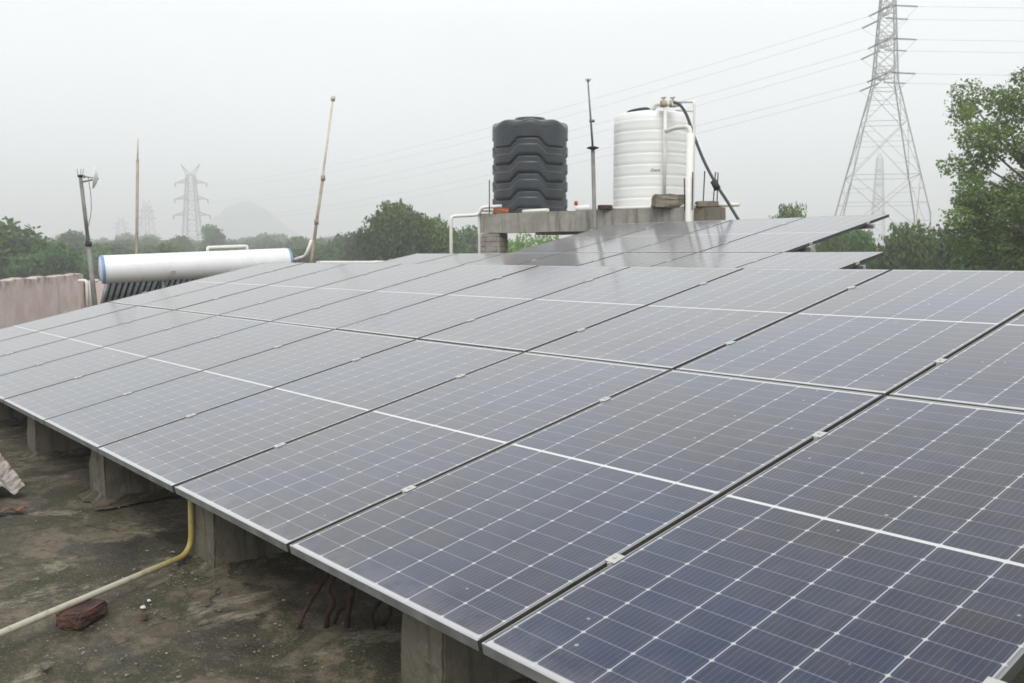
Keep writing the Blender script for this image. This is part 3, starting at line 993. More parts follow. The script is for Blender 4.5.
# ------------------------------------------------------------------ other poles at the left
# grey pipe mast with a dish antenna
p0 = at(80.5, 177, 22); p1 = at(88.5, 244, 22); p2 = at(93, 286, 22)
base = p2 + (p2 - p1) * .8; base.z = 0
root = thing('antenna_mast', 'leaning grey mast carrying a white grid dish at the far left', 'mast', base)
o = MB().tube([base, p2, p1], .058, 12, .052).build('lower_tube', M['greypole'], root); at_world(o, root)
o = MB().tube([p1, p0], .042, 12).build('upper_tube', M['greypole'], root); at_world(o, root)
o = MB().tube([p1 - Vector((0, 0, .05)), p1 + Vector((0, 0, .05))], .075, 12).build('collar', M['dark'], root); at_world(o, root)
m = MB(); m.tube([p0, p0 + Vector((0, 0, .05))], .065, 12)
for s in (-1, .2, 1): m.bar(p0 + RGT * (.045 * s), p0 + RGT * (.075 * s) + Vector((0, 0, .19)), .008)
o = m.build('mast_head', M['dark'], root); at_world(o, root)
dc = at(97.5, 178.5, 22); dax = (RGT * -.9 - HORIZ * .36 + Vector((0, 0, .12))).normalized()
prof = [(  .02 + .235 * i / 8, .085 * (i / 8) ** 2) for i in range(9)]
o = MB().lathe(prof + [(p_[0], p_[1] - .008) for p_ in prof[::-1]], dc, 32, dax).build('dish', M['whitepaint'], root); at_world(o, root)
o = MB().tube([dc, dc + dax * .26], .014, 8).tube([dc + dax * .26, dc + dax * .30], .035, 10).build('feed_horn', M['greypole'], root); at_world(o, root)
o = MB().tube(bend([dc - dax * .02, p0 - Vector((0, 0, .12))], .03), .018, 8).build('arm', M['greypole'], root); at_world(o, root)
o = MB().tube(bend([dc + dax * .2, at(91, 195, 22), at(91.5, 212, 22), at(88.3, 226, 22)], .3, 6), .010, 6).build('cable', M['greypole'], root); at_world(o, root)

# thin bamboo-like pole behind the heater
q0 = at(138, 139, 20.5); q1 = at(137.6, 160, 20.5); q2 = at(136.6, 262, 20.5)
base = q2 + (q2 - q1).normalized() * .5; base.z = 0
root = thing('thin_pole', 'thin upright brown pole with a white tip standing behind the heater', 'pole', base)
o = MB().tube([base, q2, q1], .036, 10, .030).build('shaft', M['bamboo'], root); at_world(o, root)
o = MB().tube([q1, q0], .017, 8).build('tip', M['whitepole'], root); at_world(o, root)

# ------------------------------------------------------------------ tank platform
PLc = at(480.5, 213.4, 16.5); PRc = at(719.5, 206.8, 14.06)
zP = (PLc.z + PRc.z) / 2
PLc.z = PRc.z = zP
BX = (PRc - PLc).normalized(); BL = (PRc - PLc).length
BY = Vector((-BX.y, BX.x, 0))
if BY.dot(HORIZ) < 0: BY = -BY
BROT = math.atan2(BX.y, BX.x)
BD = 1.75
def onplat(u, v, z=0): return PLc + BX * u + BY * v + Vector((0, 0, z))
plat = thing('tank_platform', 'raised concrete platform on brick legs carrying both water tanks', 'platform', Vector((PLc.x, PLc.y, 0)), (0, 0, BROT))
hB = .335
def rough_box(name, c, d, mat, parent, seed=1, amp=.006, cuts=9):
    b = bmesh.new()
    bmesh.ops.create_cube(b, size=1.0, matrix=Matrix.Translation(c) @ Matrix.Diagonal((*d, 1)))
    bmesh.ops.subdivide_edges(b, edges=b.edges[:], cuts=cuts, use_grid_fill=True)
    r = random.Random(seed)
    for v in b.verts:
        w = math.sin(v.co.x * 5.1 + seed) * math.sin(v.co.z * 9 + seed * 2)
        v.co += Vector((r.gauss(0, amp * .3), w * amp + r.gauss(0, amp * .12), math.sin(v.co.x * 3.7 + seed) * amp * .8 + r.gauss(0, amp * .1)))
    for f in b.faces: f.smooth = True
    me = bpy.data.meshes.new(name); b.to_mesh(me); b.free()
    o = link(name, me, mat, parent)
    try: me.set_sharp_from_angle(angle=R(40))
    except Exception: pass
    return o
BR = BL - .52
rough_box('front_beam', (BR / 2, .13, zP - hB / 2), (BR, .26, hB), M['beam'], plat, 2, .005, 14)
rough_box('end_block', (BR + .26, .14, zP - .115), (.515, .24, .21), M['blockbrown'], plat, 5, .006, 5)
rough_box('slab', (1.76, (BD + .26) / 2, zP - .075), (3.5, BD - .27, .13), M['beam'], plat, 3, .004, 8)
rough_box('back_beam', (1.76, BD + .13, zP - hB / 2), (3.5, .24, hB), M['beam'], plat, 4, .004, 9)
for (u, v) in ((.20, .14), (BL - .75, .14), (1.95, BD + .13), (3.3, BD + .13)):
    rough_box('brick_leg', (u, v, (zP - hB) / 2 - .005), (.39, .25, zP - hB - .004), M['brick'], plat, 6, .005, 7)

# black tank with stepped wave ribs
def black_tank():
    c = onplat(.492, .83, .012)
    top = at(530, 121.5, 16.9).z
    H = top - c.z; Rm = .672
    root = thing('water_tank', 'black ribbed plastic water tank standing on the left of the platform', 'water tank', c, (0, 0, 0))
    na, nz_ = 180, 150
    a0 = math.atan2(-c.y, -c.x)
    V = []; F = []
    body = H * .885
    def bump(a):
        d = (a - a0 + .05 + math.pi / 4) % (math.pi / 2) - math.pi / 4      # four raised fronts round the tank
        d = abs(d)
        return max(0.0, min(1.0, (.50 - d) / .24))
    for i in range(nz_ + 1):
        z = body * i / nz_
        for k in range(na):
            a = 2 * math.pi * k / na
            zz = z / H - .092 * bump(a)
            r = Rm
            if z > .01:
                ph = (zz - .125) / .183
                fr = ph - math.floor(ph)
                if -1.0 < ph < 4.0 and zz > -.05:
                    # groove at the foot of every band, band bulging above it
                    if fr < .10: r -= .045 * (1 - abs(fr - .05) / .05 * .35)
                    elif fr < .22: r -= .012 * (1 - (fr - .10) / .12)
                    elif fr > .66: r -= .020
                    if ph > 3.02: r = Rm - (.030 if fr < .10 else 0)
            r = min(r, Rm - .0)
            V.append((r * math.cos(a), r * math.sin(a), z))
    prof = []
    for i in range(1, 22):
        t_ = i / 21
        prof.append(t_)
    for t_ in prof:                                        # shoulder and fluted top
        z = body + (H - body) * (.86 * math.sin(t_ * math.pi / 2) ** 1.0) if t_ < 1 else body + (H - body) * .86
        for k in range(na):
            a = 2 * math.pi * k / na
            fl = .5 + .5 * math.cos(8 * (a - a0))
            rr = Rm * (1 - .62 * t_ ** 4.2)
            zz = z - (.05 * (1 - fl)) * math.sin(math.pi * min(1, t_ * .9 + .1))
            V.append((rr * math.cos(a), rr * math.sin(a), zz))
    n = nz_ + 1 + len(prof)
    for i in range(n - 1):
        for k in range(na):
            F.append((i * na + k, i * na + (k + 1) % na, (i + 1) * na + (k + 1) % na, (i + 1) * na + k))
    F.append(tuple(range(na))[::-1]); F.append(tuple((n - 1) * na + k for k in range(na)))
    pydata('body', V, F, M['blackplastic'], root, None, True)
    zt_ = body + (H - body) * .86
    MB().lathe([(.27, zt_ - .03), (.275, zt_ + .02), (.27, zt_ + .055), (.24, H + .005), (.05, H + .012)], (0, 0, 0), 40).build('lid', M['blackplastic'], root)
    f = Vector((math.cos(a0), math.sin(a0), 0))
    MB().lathe([(.075, 0), (.075, .05), (.05, .065)], f * (Rm * .50) + Vector((0, 0, zt_ - .085)), 20, f).build('overflow_boss', M['blackplastic'], root)
black_tank()

# white tank
def white_tank():
    c = onplat(2.845, .86, .012)
    top = at(645, 117, 15.6).z
    H = top - c.z; Rm = .615
    root = thing('water_tank', 'white ribbed plastic water tank at the right of the platform', 'water tank', c)
    prof = []
    n = 8; band = H * .92 / n
    for i in range(n):
        z = i * band
        for f, dr in ((.0, -.003), (.05, -.003), (.12, 0.0), (.28, .003), (.42, .001), (.74, .001), (.86, .002), (.94, -.001), (.97, -.003)):
            prof.append((Rm + dr, z + band * f))
    prof += [(Rm - .006, H * .925), (Rm - .004, H * .985), (Rm - .03, H), (Rm - .05, H + .005), (.30, H + .055), (.22, H + .06)]
    MB().lathe(prof, (0, 0, 0), 72).build('body', M['whiteplastic'], root)
    tilt = (Vector((0, 0, 1)) - RGT * .16).normalized()
    lc = Vector((0, 0, H + .055)) - RGT * .22
    MB().lathe([(.19, -.01), (.20, .0), (.20, .03), (.17, .05), (.03, .055)], lc, 36, tilt).build('lid', M['dark'], root)
    # small worn maker's script on the front
    cu = bpy.data.curves.new('brand_script', 'FONT'); cu.body = 'Zuaris'; cu.size = .06; cu.extrude = .001; cu.shear = .35; cu.align_x = 'CENTER'
    to = bpy.data.objects.new('brand_script', cu); col.objects.link(to)
    bpy.context.view_layer.update()
    me = bpy.data.meshes.new_from_object(to.evaluated_get(bpy.context.evaluated_depsgraph_get()))
    bpy.data.objects.remove(to, do_unlink=True)
    a0 = math.atan2(-c.y, -c.x) + math.radians(6)
    zc = at(655, 171.5, 15.0).z - c.z
    for v in me.vertices:                                   # wrap round the shell
        a = a0 + v.co.x / Rm; rr = Rm + .0065 + v.co.z
        v.co = Vector((rr * math.cos(a), rr * math.sin(a), zc + v.co.y))
    me.name = 'printed_script'
    link('printed_script', me, M['ink'], root)
    return c, H
WC, WH = white_tank()

# stones, bricks and odds and ends lying on the platform
def on_px(px, py, depth, z=None):
    p = at(px, py, depth)
    return p
def plat_box(name, px0, px1, depth, hgt, dy, mat, label, cat, z=0.0, seed=1):
    a = at(px0, 209, depth); b = at(px1, 209, depth)
    w = (b - a).length; c = (a + b) / 2
    bb = bmesh.new()
    bmesh.ops.create_cube(bb, size=1.0, matrix=Matrix.Diagonal((w, dy, hgt, 1)))
    bmesh.ops.bevel(bb, geom=bb.edges[:], offset=min(hgt, dy) * .12, segments=2, affect='EDGES')
    bmesh.ops.subdivide_edges(bb, edges=bb.edges[:], cuts=3, use_grid_fill=True)
    r = random.Random(seed)
    for v in bb.verts: v.co += Vector((r.gauss(0, 1), r.gauss(0, 1), r.gauss(0, 1))) * min(hgt, dy) * .03
    me = bpy.data.meshes.new(name); bb.to_mesh(me); bb.free()
    o = link(name, me, mat); o.location = (c.x, c.y, zP + hgt / 2 + z); o.rotation_euler = (0, 0, YAW + .05)
    return tag(o, label, cat)
plat_box('stone_block', 652.5, 684, 14.55, .20, .25, M['blockbrown'], 'rough brown stone block in front of the white tank', 'stone block', 0, 3)
plat_box('stone_block', 696, 717, 14.3, .085, .20, M['blockbrown'], 'flat brown stone at the right end of the platform', 'stone block', 0, 4)
plat_box('brick', 493.5, 509, 16.35, .085, .11, M['brightbrick'], 'bright orange brick at the foot of the black tank', 'brick', 0, 5)
plat_box('brick', 598, 612, 15.1, .075, .11, M['redbrick'], 'dark brown brick between the two tanks, beside the thin mast', 'brick', 0, 6)
plat_box('brick', 607, 617, 15.3, .035, .12, M['redbrick'], 'thin broken brick touching the foot of the white tank', 'brick', 0, 7)
# plastic bottle with red cap
b0 = at(576, 209, 15.55); b0.z = zP + .045
bt = thing('bottle', 'white plastic can with a red cap lying beside the black tank', 'bottle', b0)
o = MB().lathe([(.035, 0), (.045, .02), (.045, .22), (.02, .27)], (0, 0, 0), 20, (BX + Vector((0, 0, .05))).normalized()).build('body', M['whitepaint'], bt)
o = MB().lathe([(.03, .0), (.03, .06), (.02, .07)], (0, 0, .05), 14, Vector((0, 0, 1))).build('cap', M['redcap'], bt)

# white pipe along the front top edge of the platform
o = MB().tube(bend([onplat(1.95, .05, .024), onplat(BL - .25, .05, .024)], .05), .024, 10).build('platform_pipe', M['pvc'])
tag(o, 'thin white pipe lying along the front edge of the platform', 'pipe')
o = MB().tube(bend([onplat(.20, .38, .03), onplat(1.35, .06, .03)], .05), .03, 10).build('outlet_pipe', M['pvc'])
tag(o, 'white outlet pipe lying under the foot of the black tank', 'pipe')
o = MB().tube([onplat(BL - .28, .30, .035), onplat(BL + .20, .30, .035)], .03, 10).build('overflow_pipe', M['pvc'])
tag(o, 'white pipe stub sticking out past the right end of the platform', 'pipe')

# left down-pipes
e0 = onplat(-.03, -.03); e1 = at(451, 216, 16.35)
e1.z = e0.z - .05
root = thing('pipe_gantry', 'white pipe bridging from the platform to an upright left of it', 'pipe', Vector((e1.x, e1.y, 0)))
m = MB().tube(bend([onplat(.35, .15, .13), onplat(.04, -.02, .11), onplat(-.03, -.03, -.02), e1, Vector((e1.x, e1.y, -.01))], .07, 6), .030, 12)
o = m.build('pipe', M['pvc'], root); at_world(o, root)
o = MB().tube([Vector((e1.x, e1.y, 0)), Vector((e1.x, e1.y, .80))], .044, 12).build('sleeve', M['pvc'], root); at_world(o, root)
g0 = onplat(-.045, .03)
o = MB().tube(bend([onplat(.30, .32, .06), onplat(-.045, .03, .06), Vector((g0.x, g0.y, -.01))], .06), .026, 10).build('downpipe', M['pvc'])
tag(o, 'white downpipe running down the left brick leg of the platform', 'pipe')

# thick white downpipe right of the white tank
dpx = at(690.3, 130, 14.15); 
root = thing('tank_pipework', 'white pipes and brass valves climbing the right side of the white tank', 'pipes', Vector((dpx.x, dpx.y, 0)))
hi = at(690.3, 128.5, 14.15)
e = at(666, 131.5, 14.7)
o = MB().tube(bend([Vector((dpx.x, dpx.y, 0)), hi + Vector((0, 0, .03)), at(676, 127.5, 14.45), e], .10, 6), .034, 12, .034).build('elbow_pipe', M['pvc'], root); at_world(o, root)
o = MB().tube([Vector((dpx.x, dpx.y, 0)), Vector((dpx.x, dpx.y, hi.z - .08))], .055, 14).build('downpipe', M['pvc'], root); at_world(o, root)
p2 = at(695.5, 110, 14.1)
x0_ = at(665.5, 104.5, 14.75); x1_ = at(665.5, 197, 14.75)
o = MB().tube([at(665.5, 104.5, 14.75), Vector((x0_.x, x0_.y, zP + .1))], .028, 10).build('riser', M['pvc'], root); at_world(o, root)
y0_ = at(676, 102.2, 14.7); y1_ = at(694.5, 101.7, 14.1)
o = MB().tube(bend([y0_, y1_, Vector((y1_.x, y1_.y, 0))], .05), .020, 10).build('side_pipe', M['pvc'], root); at_world(o, root)
o = MB().tube([at(676, 110.5, 14.7), at(694.5, 111.2, 14.15)], .012, 8).build('brace', M['pvc'], root); at_world(o, root)
o = MB().tube(bend([at(652, 110.5, 15.1), at(657, 104, 14.9), at(680, 104.5, 14.65)], .06), .036, 12).build('manifold', M['pvc'], root); at_world(o, root)
for px in (663.5, 672.5):
    q = at(px, 104, 14.75)
    o = MB().tube([q - RGT * .05, q + RGT * .05], .055, 12).tube([q, q + Vector((0, 0, .09))], .018, 8).box(q + Vector((0, 0, .095)), (.09, .025, .018)).build('valve', M['cream'], root); at_world(o, root)
# black hose
hp = [at(674, 102.5, 14.6), at(680, 105, 14.45), at(687, 116, 14.3), at(694, 136, 14.2), at(704, 161, 14.1), at(716, 184, 14.0), at(727, 201, 13.9), at(738, 219, 13.8)]
def spline(P, n=6):
    out = []
    for i in range(len(P) - 1):
        p0 = P[max(0, i - 1)]; p1 = P[i]; p2 = P[i + 1]; p3 = P[min(len(P) - 1, i + 2)]
        for k in range(n):
            t_ = k / n
            out.append(.5 * ((2 * p1) + (p2 - p0) * t_ + (2 * p0 - 5 * p1 + 4 * p2 - p3) * t_ ** 2 + (-p0 + 3 * p1 - 3 * p2 + p3) * t_ ** 3))
    out.append(P[-1]); return out
tail = hp[-1] + (hp[-1] - hp[-2]).normalized() * 1.2
base = Vector((tail.x, tail.y, 0)); base.z = .02
root = thing('hose', 'black hose hanging from the valves down past the platform end', 'hose', Vector((base.x, base.y, 0)))
o = MB().tube(spline(hp + [tail, base]), .022, 10).build('hose_body', M['hose'], root); at_world(o, root)
cp = at(715.5, 185, 14.0)
o = MB().tube([cp + (hp[4] - hp[5]).normalized() * .07, cp - (hp[4] - hp[5]).normalized() * .07], .050, 12).build('coupling', M['dark'], root); at_world(o, root)

# rebar starter rods on the platform
for (px, y0, d, lab) in ((489.3, 180, 16.35, 'thin rusty rod at the left end of the platform, beside the black tank'),
                         (685.5, 178, 14.25, 'thin rusty rod rising beside the thick white downpipe'),
                         (692.7, 172, 14.1, 'taller rusty rod just right of the thick white downpipe'),
                         (703.5, 171, 14.25, 'rusty rod standing alone between the downpipe and the hose'),
                         (714.5, 172, 14.3, 'rusty rod leaning behind the hose coupling, left of its twin'),
                         (717.5, 172.5, 14.5, 'rusty rod right at the platform end, behind the hose')):
    t_ = at(px, y0, d); lean = 0.02 if 'leaning' in lab else 0
    o = MB().tube([Vector((t_.x - lean, t_.y, zP - .05)), t_ + RGT * random.uniform(-.02, .02)], .009, 8).build('rod', M['rust'])
    tag(o, lab, 'rod', 'rusty rods rising from the platform')

# slim antenna mast between the tanks
m0 = at(588, 82, 14.6); m1 = at(592.8, 148, 14.6); m2 = at(595, 236, 14.6)
base = Vector((m2.x + .02, m2.y, 0))
root = thing('slim_mast', 'slim grey lightning mast with a small disc between the two tanks', 'mast', base)
o = MB().tube([base, m2, m1], .034, 10, .030).build('lower_tube', M['greypole'], root); at_world(o, root)
o = MB().tube([m1, m0], .018, 8, .011).build('rod', M['greypole'], root); at_world(o, root)
o = MB().lathe([(.02, -.03), (.095, -.004), (.095, .008), (.02, .03)], m1, 20).build('disc', M['dark'], root); at_world(o, root)
m = MB()
for k in range(5):
    a = k * 2 * math.pi / 5
    m.bar(m0 - Vector((0, 0, .01)), m0 + Vector((math.cos(a) * .05, math.sin(a) * .05, .045)), .006)
m.tube([m0 - Vector((0, 0, .02)), m0 + Vector((0, 0, .05))], .010, 6)
o = m.build('spikes', M['dark'], root); at_world(o, root)
o = MB().tube([at(591.3, 121, 14.6) - RGT * .03, at(591.3, 121, 14.6) + RGT * .05], .022, 8).build('bracket', M['greypole'], root); at_world(o, root)

# ------------------------------------------------------------------ transmission towers
def lattice_tower(label, px, py_ground, depth, ws, arms, armdir, peak, name='transmission_tower', bar_w=.16, panels=9, vpeak=True, facing=None, detail=True):
    """ws: list of (height, half width) of the square body; arms: list of (height, half length)"""
    base = at(px, 256, depth); base.z = GROUND_Z
    ang = math.atan2(armdir.y, armdir.x)
    root = thing(name, label, 'pylon', base, (0, 0, ang))
    def hw(z):
        for (z0, w0), (z1, w1) in zip(ws, ws[1:]):
            if z <= z1: return w0 + (w1 - w0) * (z - z0) / (z1 - z0)
        return ws[-1][1]
    topz = ws[-1][0]
    # panel heights shrink with the width
    zs = [0.0]
    while zs[-1] < topz - .5:
        step = max(1.6, hw(zs[-1]) * (1.55 if zs[-1] < ws[1][0] else 1.7))
        zs.append(min(topz, zs[-1] + step))
    if topz - zs[-2] < 1.0 and len(zs) > 2: zs.pop(-2)
    cor = lambda i, z: Vector(((-1, 1, 1, -1)[i] * hw(z), (-1, -1, 1, 1)[i] * hw(z), z))
    for i in range(4):
        m = MB()
        for (z0, _), (z1, _) in zip(ws, ws[1:]): m.bar(cor(i, z0), cor(i, z1), bar_w * 1.15)
        m.build('leg', M['tower'], root)
    m = MB()
    for j in range(len(zs) - 1):
        z0, z1 = zs[j], zs[j + 1]; zm = (z0 + z1) / 2
        for i in range(4):
            k = (i + 1) % 4
            m.bar(cor(i, z0), cor(k, z1), bar_w * .5); m.bar(cor(k, z0), cor(i, z1), bar_w * .5)
            m.bar(cor(i, z1), cor(k, z1), bar_w * .55)
            if detail and hw(z0) > 2.4:
                # secondary bracing
                w0, w1 = hw(z0), hw(z1); f = w0 / (w0 + w1); zc = z0 + (z1 - z0) * f
                mid = (cor(i, zc) + cor(k, zc)) / 2
                for e in (i, k):
                    m.bar(cor(e, (z0 + zc) / 2), cor(e, z0).lerp(mid, .5), bar_w * .32)
                    m.bar(cor(e, (z1 + zc) / 2), cor(e, z1).lerp(mid, .5), bar_w * .32)
                    m.bar(cor(e, zc), mid, bar_w * .36)
    m.build('bracing', M['tower'], root)
    tips = []
    for (z, half) in arms:
        for s in (-1, 1):
            a = MB(); w = hw(z); wt_ = hw(z + 2.2)
            tip = Vector((s * half, 0, z))
            ends = []
            for yy in (-1, 1):
                b0_ = Vector((s * w, yy * w, z)); t0 = Vector((s * wt_, yy * wt_, z + 2.2))
                a.bar(b0_, tip, bar_w * .7); a.bar(t0, tip, bar_w * .55)
                n_ = 4
                for q in range(1, n_):
                    f = q / n_
                    a.bar(b0_.lerp(tip, f), t0.lerp(tip, f), bar_w * .3)
                    a.bar(b0_.lerp(tip, f), t0.lerp(tip, (q - 1) / n_), bar_w * .3)
                    if yy == 1:
                        c0_ = Vector((s * w, -w, z))
                        a.bar(b0_.lerp(tip, f), c0_.lerp(tip, f), bar_w * .3)
                        a.bar(b0_.lerp(tip, (q - 1) / n_), c0_.lerp(tip, f), bar_w * .3)
            a.build('crossarm', M['tower'], root)
            tips.append((z, s, tip))
    if peak:
        a = MB()
        for s in (-1, 1):
            tp = Vector((s * peak[0], 0, topz + peak[1]))
            for yy in (-1, 1):
                for xx in (-1, 1):
                    a.bar(Vector((xx * hw(topz) * (1 if xx == s else .2), yy * hw(topz), topz)), tp, bar_w * .5)
        a.build('peak', M['tower'], root)
    return root, [root.matrix_world @ t_[2] for t_ in tips], base

def insulator(parent, a, b, rad=.19):
    m = MB(); n = 14
    a = Vector(a); b = Vector(b); d = (b - a)
    ax = d.normalized()
    m.tube([a, b], rad * .35, 6)
    for k in range(n):
        m.lathe([(rad * .4, -.02), (rad, 0), (rad * .5, .09)], a + d * ((k + .5) / n), 8, ax)
    o = m.build('insulator', M['insul'], parent); at_world(o, parent)

# near pylon: strain tower where the line turns
D1 = 170.0
def zpx(py, depth): return at(512, py, depth).z - GROUND_Z
armdir1 = (RGT * .22 + HORIZ * .975).normalized()
zc = [zpx(79, D1), zpx(47, D1), zpx(16, D1)]
ws1 = [(0, 7.75), (zpx(215, D1), 7.0), (zpx(86, D1), 1.95), (zpx(-26, D1), .85)]
near_root, near_tips, nb = lattice_tower('tall near lattice pylon at the right, its top out of frame', 878.8, 0, D1, ws1,
                            [(zc[0], 4.7), (zc[1], 4.6), (zc[2], 4.5)], armdir1, (3.0, 4.5), bar_w=.15)
# far pylon of the same line
D2 = 545.0
f0 = at(190, 256, D2); f0.z = GROUND_Z
dirL = (Vector((f0.x, f0.y, 0)) - Vector((nb.x, nb.y, 0))).normalized()
perp = RGT
ws2 = [(0, 5.6), (zpx(216, D2), 3.5), (zpx(176, D2), 2.0)]
za = [zpx(215.5, D2), zpx(199.5, D2), zpx(183.5, D2)]
far_root, far_tips, fb = lattice_tower('hazy lattice pylon with three arm pairs above the white heater', 193, 0, D2, ws2,
                            [(za[0], 10.5), (za[1], 9.5), (za[2], 9.0)], perp, (5.5, 6.5), bar_w=.42, detail=False)
D3 = 850.0
t3r, t3, _ = lattice_tower('faint smaller pylon just right of the thin brown pole', 148.5, 0, D3, [(0, 7.5), (zpx(222, D3), 4.0), (zpx(206, D3), 2.4)],
                           [(zpx(219, D3), 9), (zpx(212, D3), 8)], (RGT * .6 + HORIZ * .8), (3.0, 5.0), bar_w=.55, detail=False)
D4 = 1000.0
t4r, t4, _ = lattice_tower('faintest far pylon left of the thin brown pole', 122.5, 0, D4, [(0, 7.5), (zpx(231, D4), 4.0), (zpx(221, D4), 2.4)],
                           [(zpx(229, D4), 10), (zpx(224, D4), 8)], (RGT * .8 + HORIZ * .6), (3.0, 4.0), bar_w=.6, detail=False)

t5r, t5, _ = lattice_tower('ghostly distant pylon seen between the legs of the near pylon', 876.5, 0, 640, [(0, 5.5), (zpx(205, 640), 3.2), (zpx(160, 640), 1.8)],
                           [(zpx(200, 640), 9), (zpx(186, 640), 8), (zpx(172, 640), 7)], (RGT * .5 + HORIZ * .85), (3.0, 4.0), bar_w=.40, detail=False)

# conductors
def catenary(a, b, sag, n=28):
    return [a.lerp(b, i / n) - Vector((0, 0, sag * 4 * (i / n) * (1 - i / n))) for i in range(n + 1)]
lev = ['lowest', 'middle', 'upper']
dirR = (RGT * 1.0 - HORIZ * .035).normalized()
rightT = nb + dirR * 320
for i in range(3):
    for s in range(2):
        tip = near_tips[i * 2 + s]
        side = 'near' if s == 0 else 'far'
        far = far_tips[i * 2 + (0 if s == 1 else 1)] - Vector((0, 0, 2.0))
        far = far_tips[i * 2 + s] - Vector((0, 0, 2.0))
        dl = (far - tip).normalized()
        ia = tip + Vector((0, 0, -.25)); ib = ia + dl * 4.4 - Vector((0, 0, .9))
        insulator(near_root, ia + (ib - ia) * .10, ib)
        o = MB().tube(catenary(ib, far, 6.5), .021, 6).build('power_line', M['wire'])
        tag(o, f'thin conductor crossing left from the {lev[i]} {side} arm of the near pylon', 'power line', 'power lines running left')
        rt = Vector((rightT.x, rightT.y, tip.z)) + armdir1 * (4.6 * (-1 if s == 0 else 1))
        dr = (rt - tip).normalized()
        ja = tip + Vector((0, 0, -.25)); jb = ja + dr * 4.4 - Vector((0, 0, .25))
        insulator(near_root, ja + (jb - ja) * .10, jb)
        o = MB().tube(catenary(jb, rt, 2.0), .020, 6).build('power_line', M['wire'])
        tag(o, f'thin conductor leaving right from the {lev[i]} {side} arm of the near pylon', 'power line', 'power lines running right')
        mid = (ib + jb) / 2 - Vector((0, 0, 2.4))
        o = MB().tube(spline([ib, ib.lerp(mid, .55) - Vector((0, 0, .5)), mid, jb.lerp(mid, .55) - Vector((0, 0, .5)), jb], 5), .022, 6).build('jumper', M['wire'], near_root); at_world(o, near_root)
        # suspension string on the far tower
        ft = far_tips[i * 2 + s]
        m = MB().tube([ft, ft - Vector((0, 0, 2.2))], .28, 6)
        o = m.build('insulator', M['insul'], far_root); at_world(o, far_root)
ea = near_root.matrix_world @ Vector((0, 0, ws1[-1][0] + 4.0)); eb = far_root.matrix_world @ Vector((0, 0, ws2[-1][0] + 5.5))

# ------------------------------------------------------------------ trees
def crown_mesh(name, clumps, n_leaf, leaf, seed, mat, flat=.75):
    """clumps: (centre, radii, tone). leaves: small folded quads spread through each clump's shell"""
    r = np.random.default_rng(seed)
    w = np.array([c[1][0] * c[1][1] for c in clumps]); w = w / w.sum()
    idx = r.choice(len(clumps), n_leaf, p=w)
    C = np.array([c[0] for c in clumps])[idx]; Rr = np.array([c[1] for c in clumps])[idx]; T = np.array([c[2] for c in clumps])[idx]
    d = r.normal(size=(n_leaf, 3)); d /= np.linalg.norm(d, axis=1)[:, None]
    rad = (.45 + .6 * r.random(n_leaf) ** .6)[:, None]
    # lumpy outline: radius modulated by direction
    lump = 1 + .22 * np.sin(d[:, :1] * 7 + idx[:, None] * 1.3) * np.sin(d[:, 1:2] * 6 + idx[:, None]) + .12 * np.sin(d[:, 2:3] * 11 + idx[:, None] * 2.1)
    P = C + d * Rr * rad * lump
    nrm = d * .6 + r.normal(size=(n_leaf, 3)) * .55 + np.array([0, 0, .35]); nrm /= np.linalg.norm(nrm, axis=1)[:, None]
    a = np.cross(nrm, r.normal(size=(n_leaf, 3))); a /= np.linalg.norm(a, axis=1)[:, None]
    b = np.cross(nrm, a)
    s = (leaf * (.6 + .8 * r.random(n_leaf)))[:, None]
    v0 = P - a * s; v1 = P + b * s * .55 - nrm * s * .1; v2 = P + a * s; v3 = P - b * s * .55 - nrm * s * .1
    V = np.stack([v0, v1, v2, v3], 1).reshape(-1, 3)
    me = bpy.data.meshes.new(name)
    me.vertices.add(len(V)); me.vertices.foreach_set('co', V.astype(np.float32).ravel())
    me.loops.add(n_leaf * 4); me.loops.foreach_set('vertex_index', np.arange(n_leaf * 4, dtype=np.int32))
    me.polygons.add(n_leaf); me.polygons.foreach_set('loop_start', np.arange(0, n_leaf * 4, 4, dtype=np.int32))
    me.polygons.foreach_set('loop_total', np.full(n_leaf, 4, dtype=np.int32))
    at_ = me.attributes.new('tone', 'FLOAT', 'POINT')
    tone = np.clip(T + r.normal(size=n_leaf) * .14, 0, 1)
    at_.data.foreach_set('value', np.repeat(tone, 4).astype(np.float32))
    me.update(calc_edges=True)
    me.materials.append(mat)
    return me

def trunk_mesh(name, H, rad, limbs, seed, mat):
    r = random.Random(seed)
    m = MB()
    def path(a, b, bendy):
        a, b = Vector(a), Vector(b); out = []
        k1 = Vector((r.gauss(0, bendy), r.gauss(0, bendy), 0))
        for i in range(7):
            t_ = i / 6
            out.append(a.lerp(b, t_) + k1 * math.sin(t_ * math.pi))
        return out
    m.tube(path((0, 0, -.3), (r.gauss(0, .2), r.gauss(0, .2), H), .12), rad, 9, rad * .45)
    for (z0, tip, rr) in limbs:
        m.tube(path((0, 0, z0), tip, .18), rr, 7, rr * .25)
    me = bpy.data.meshes.new(name); bmesh.ops.recalc_face_normals(m.bm, faces=m.bm.faces); m.bm.to_mesh(me); m.bm.free()
    me.materials.append(mat)
    return me

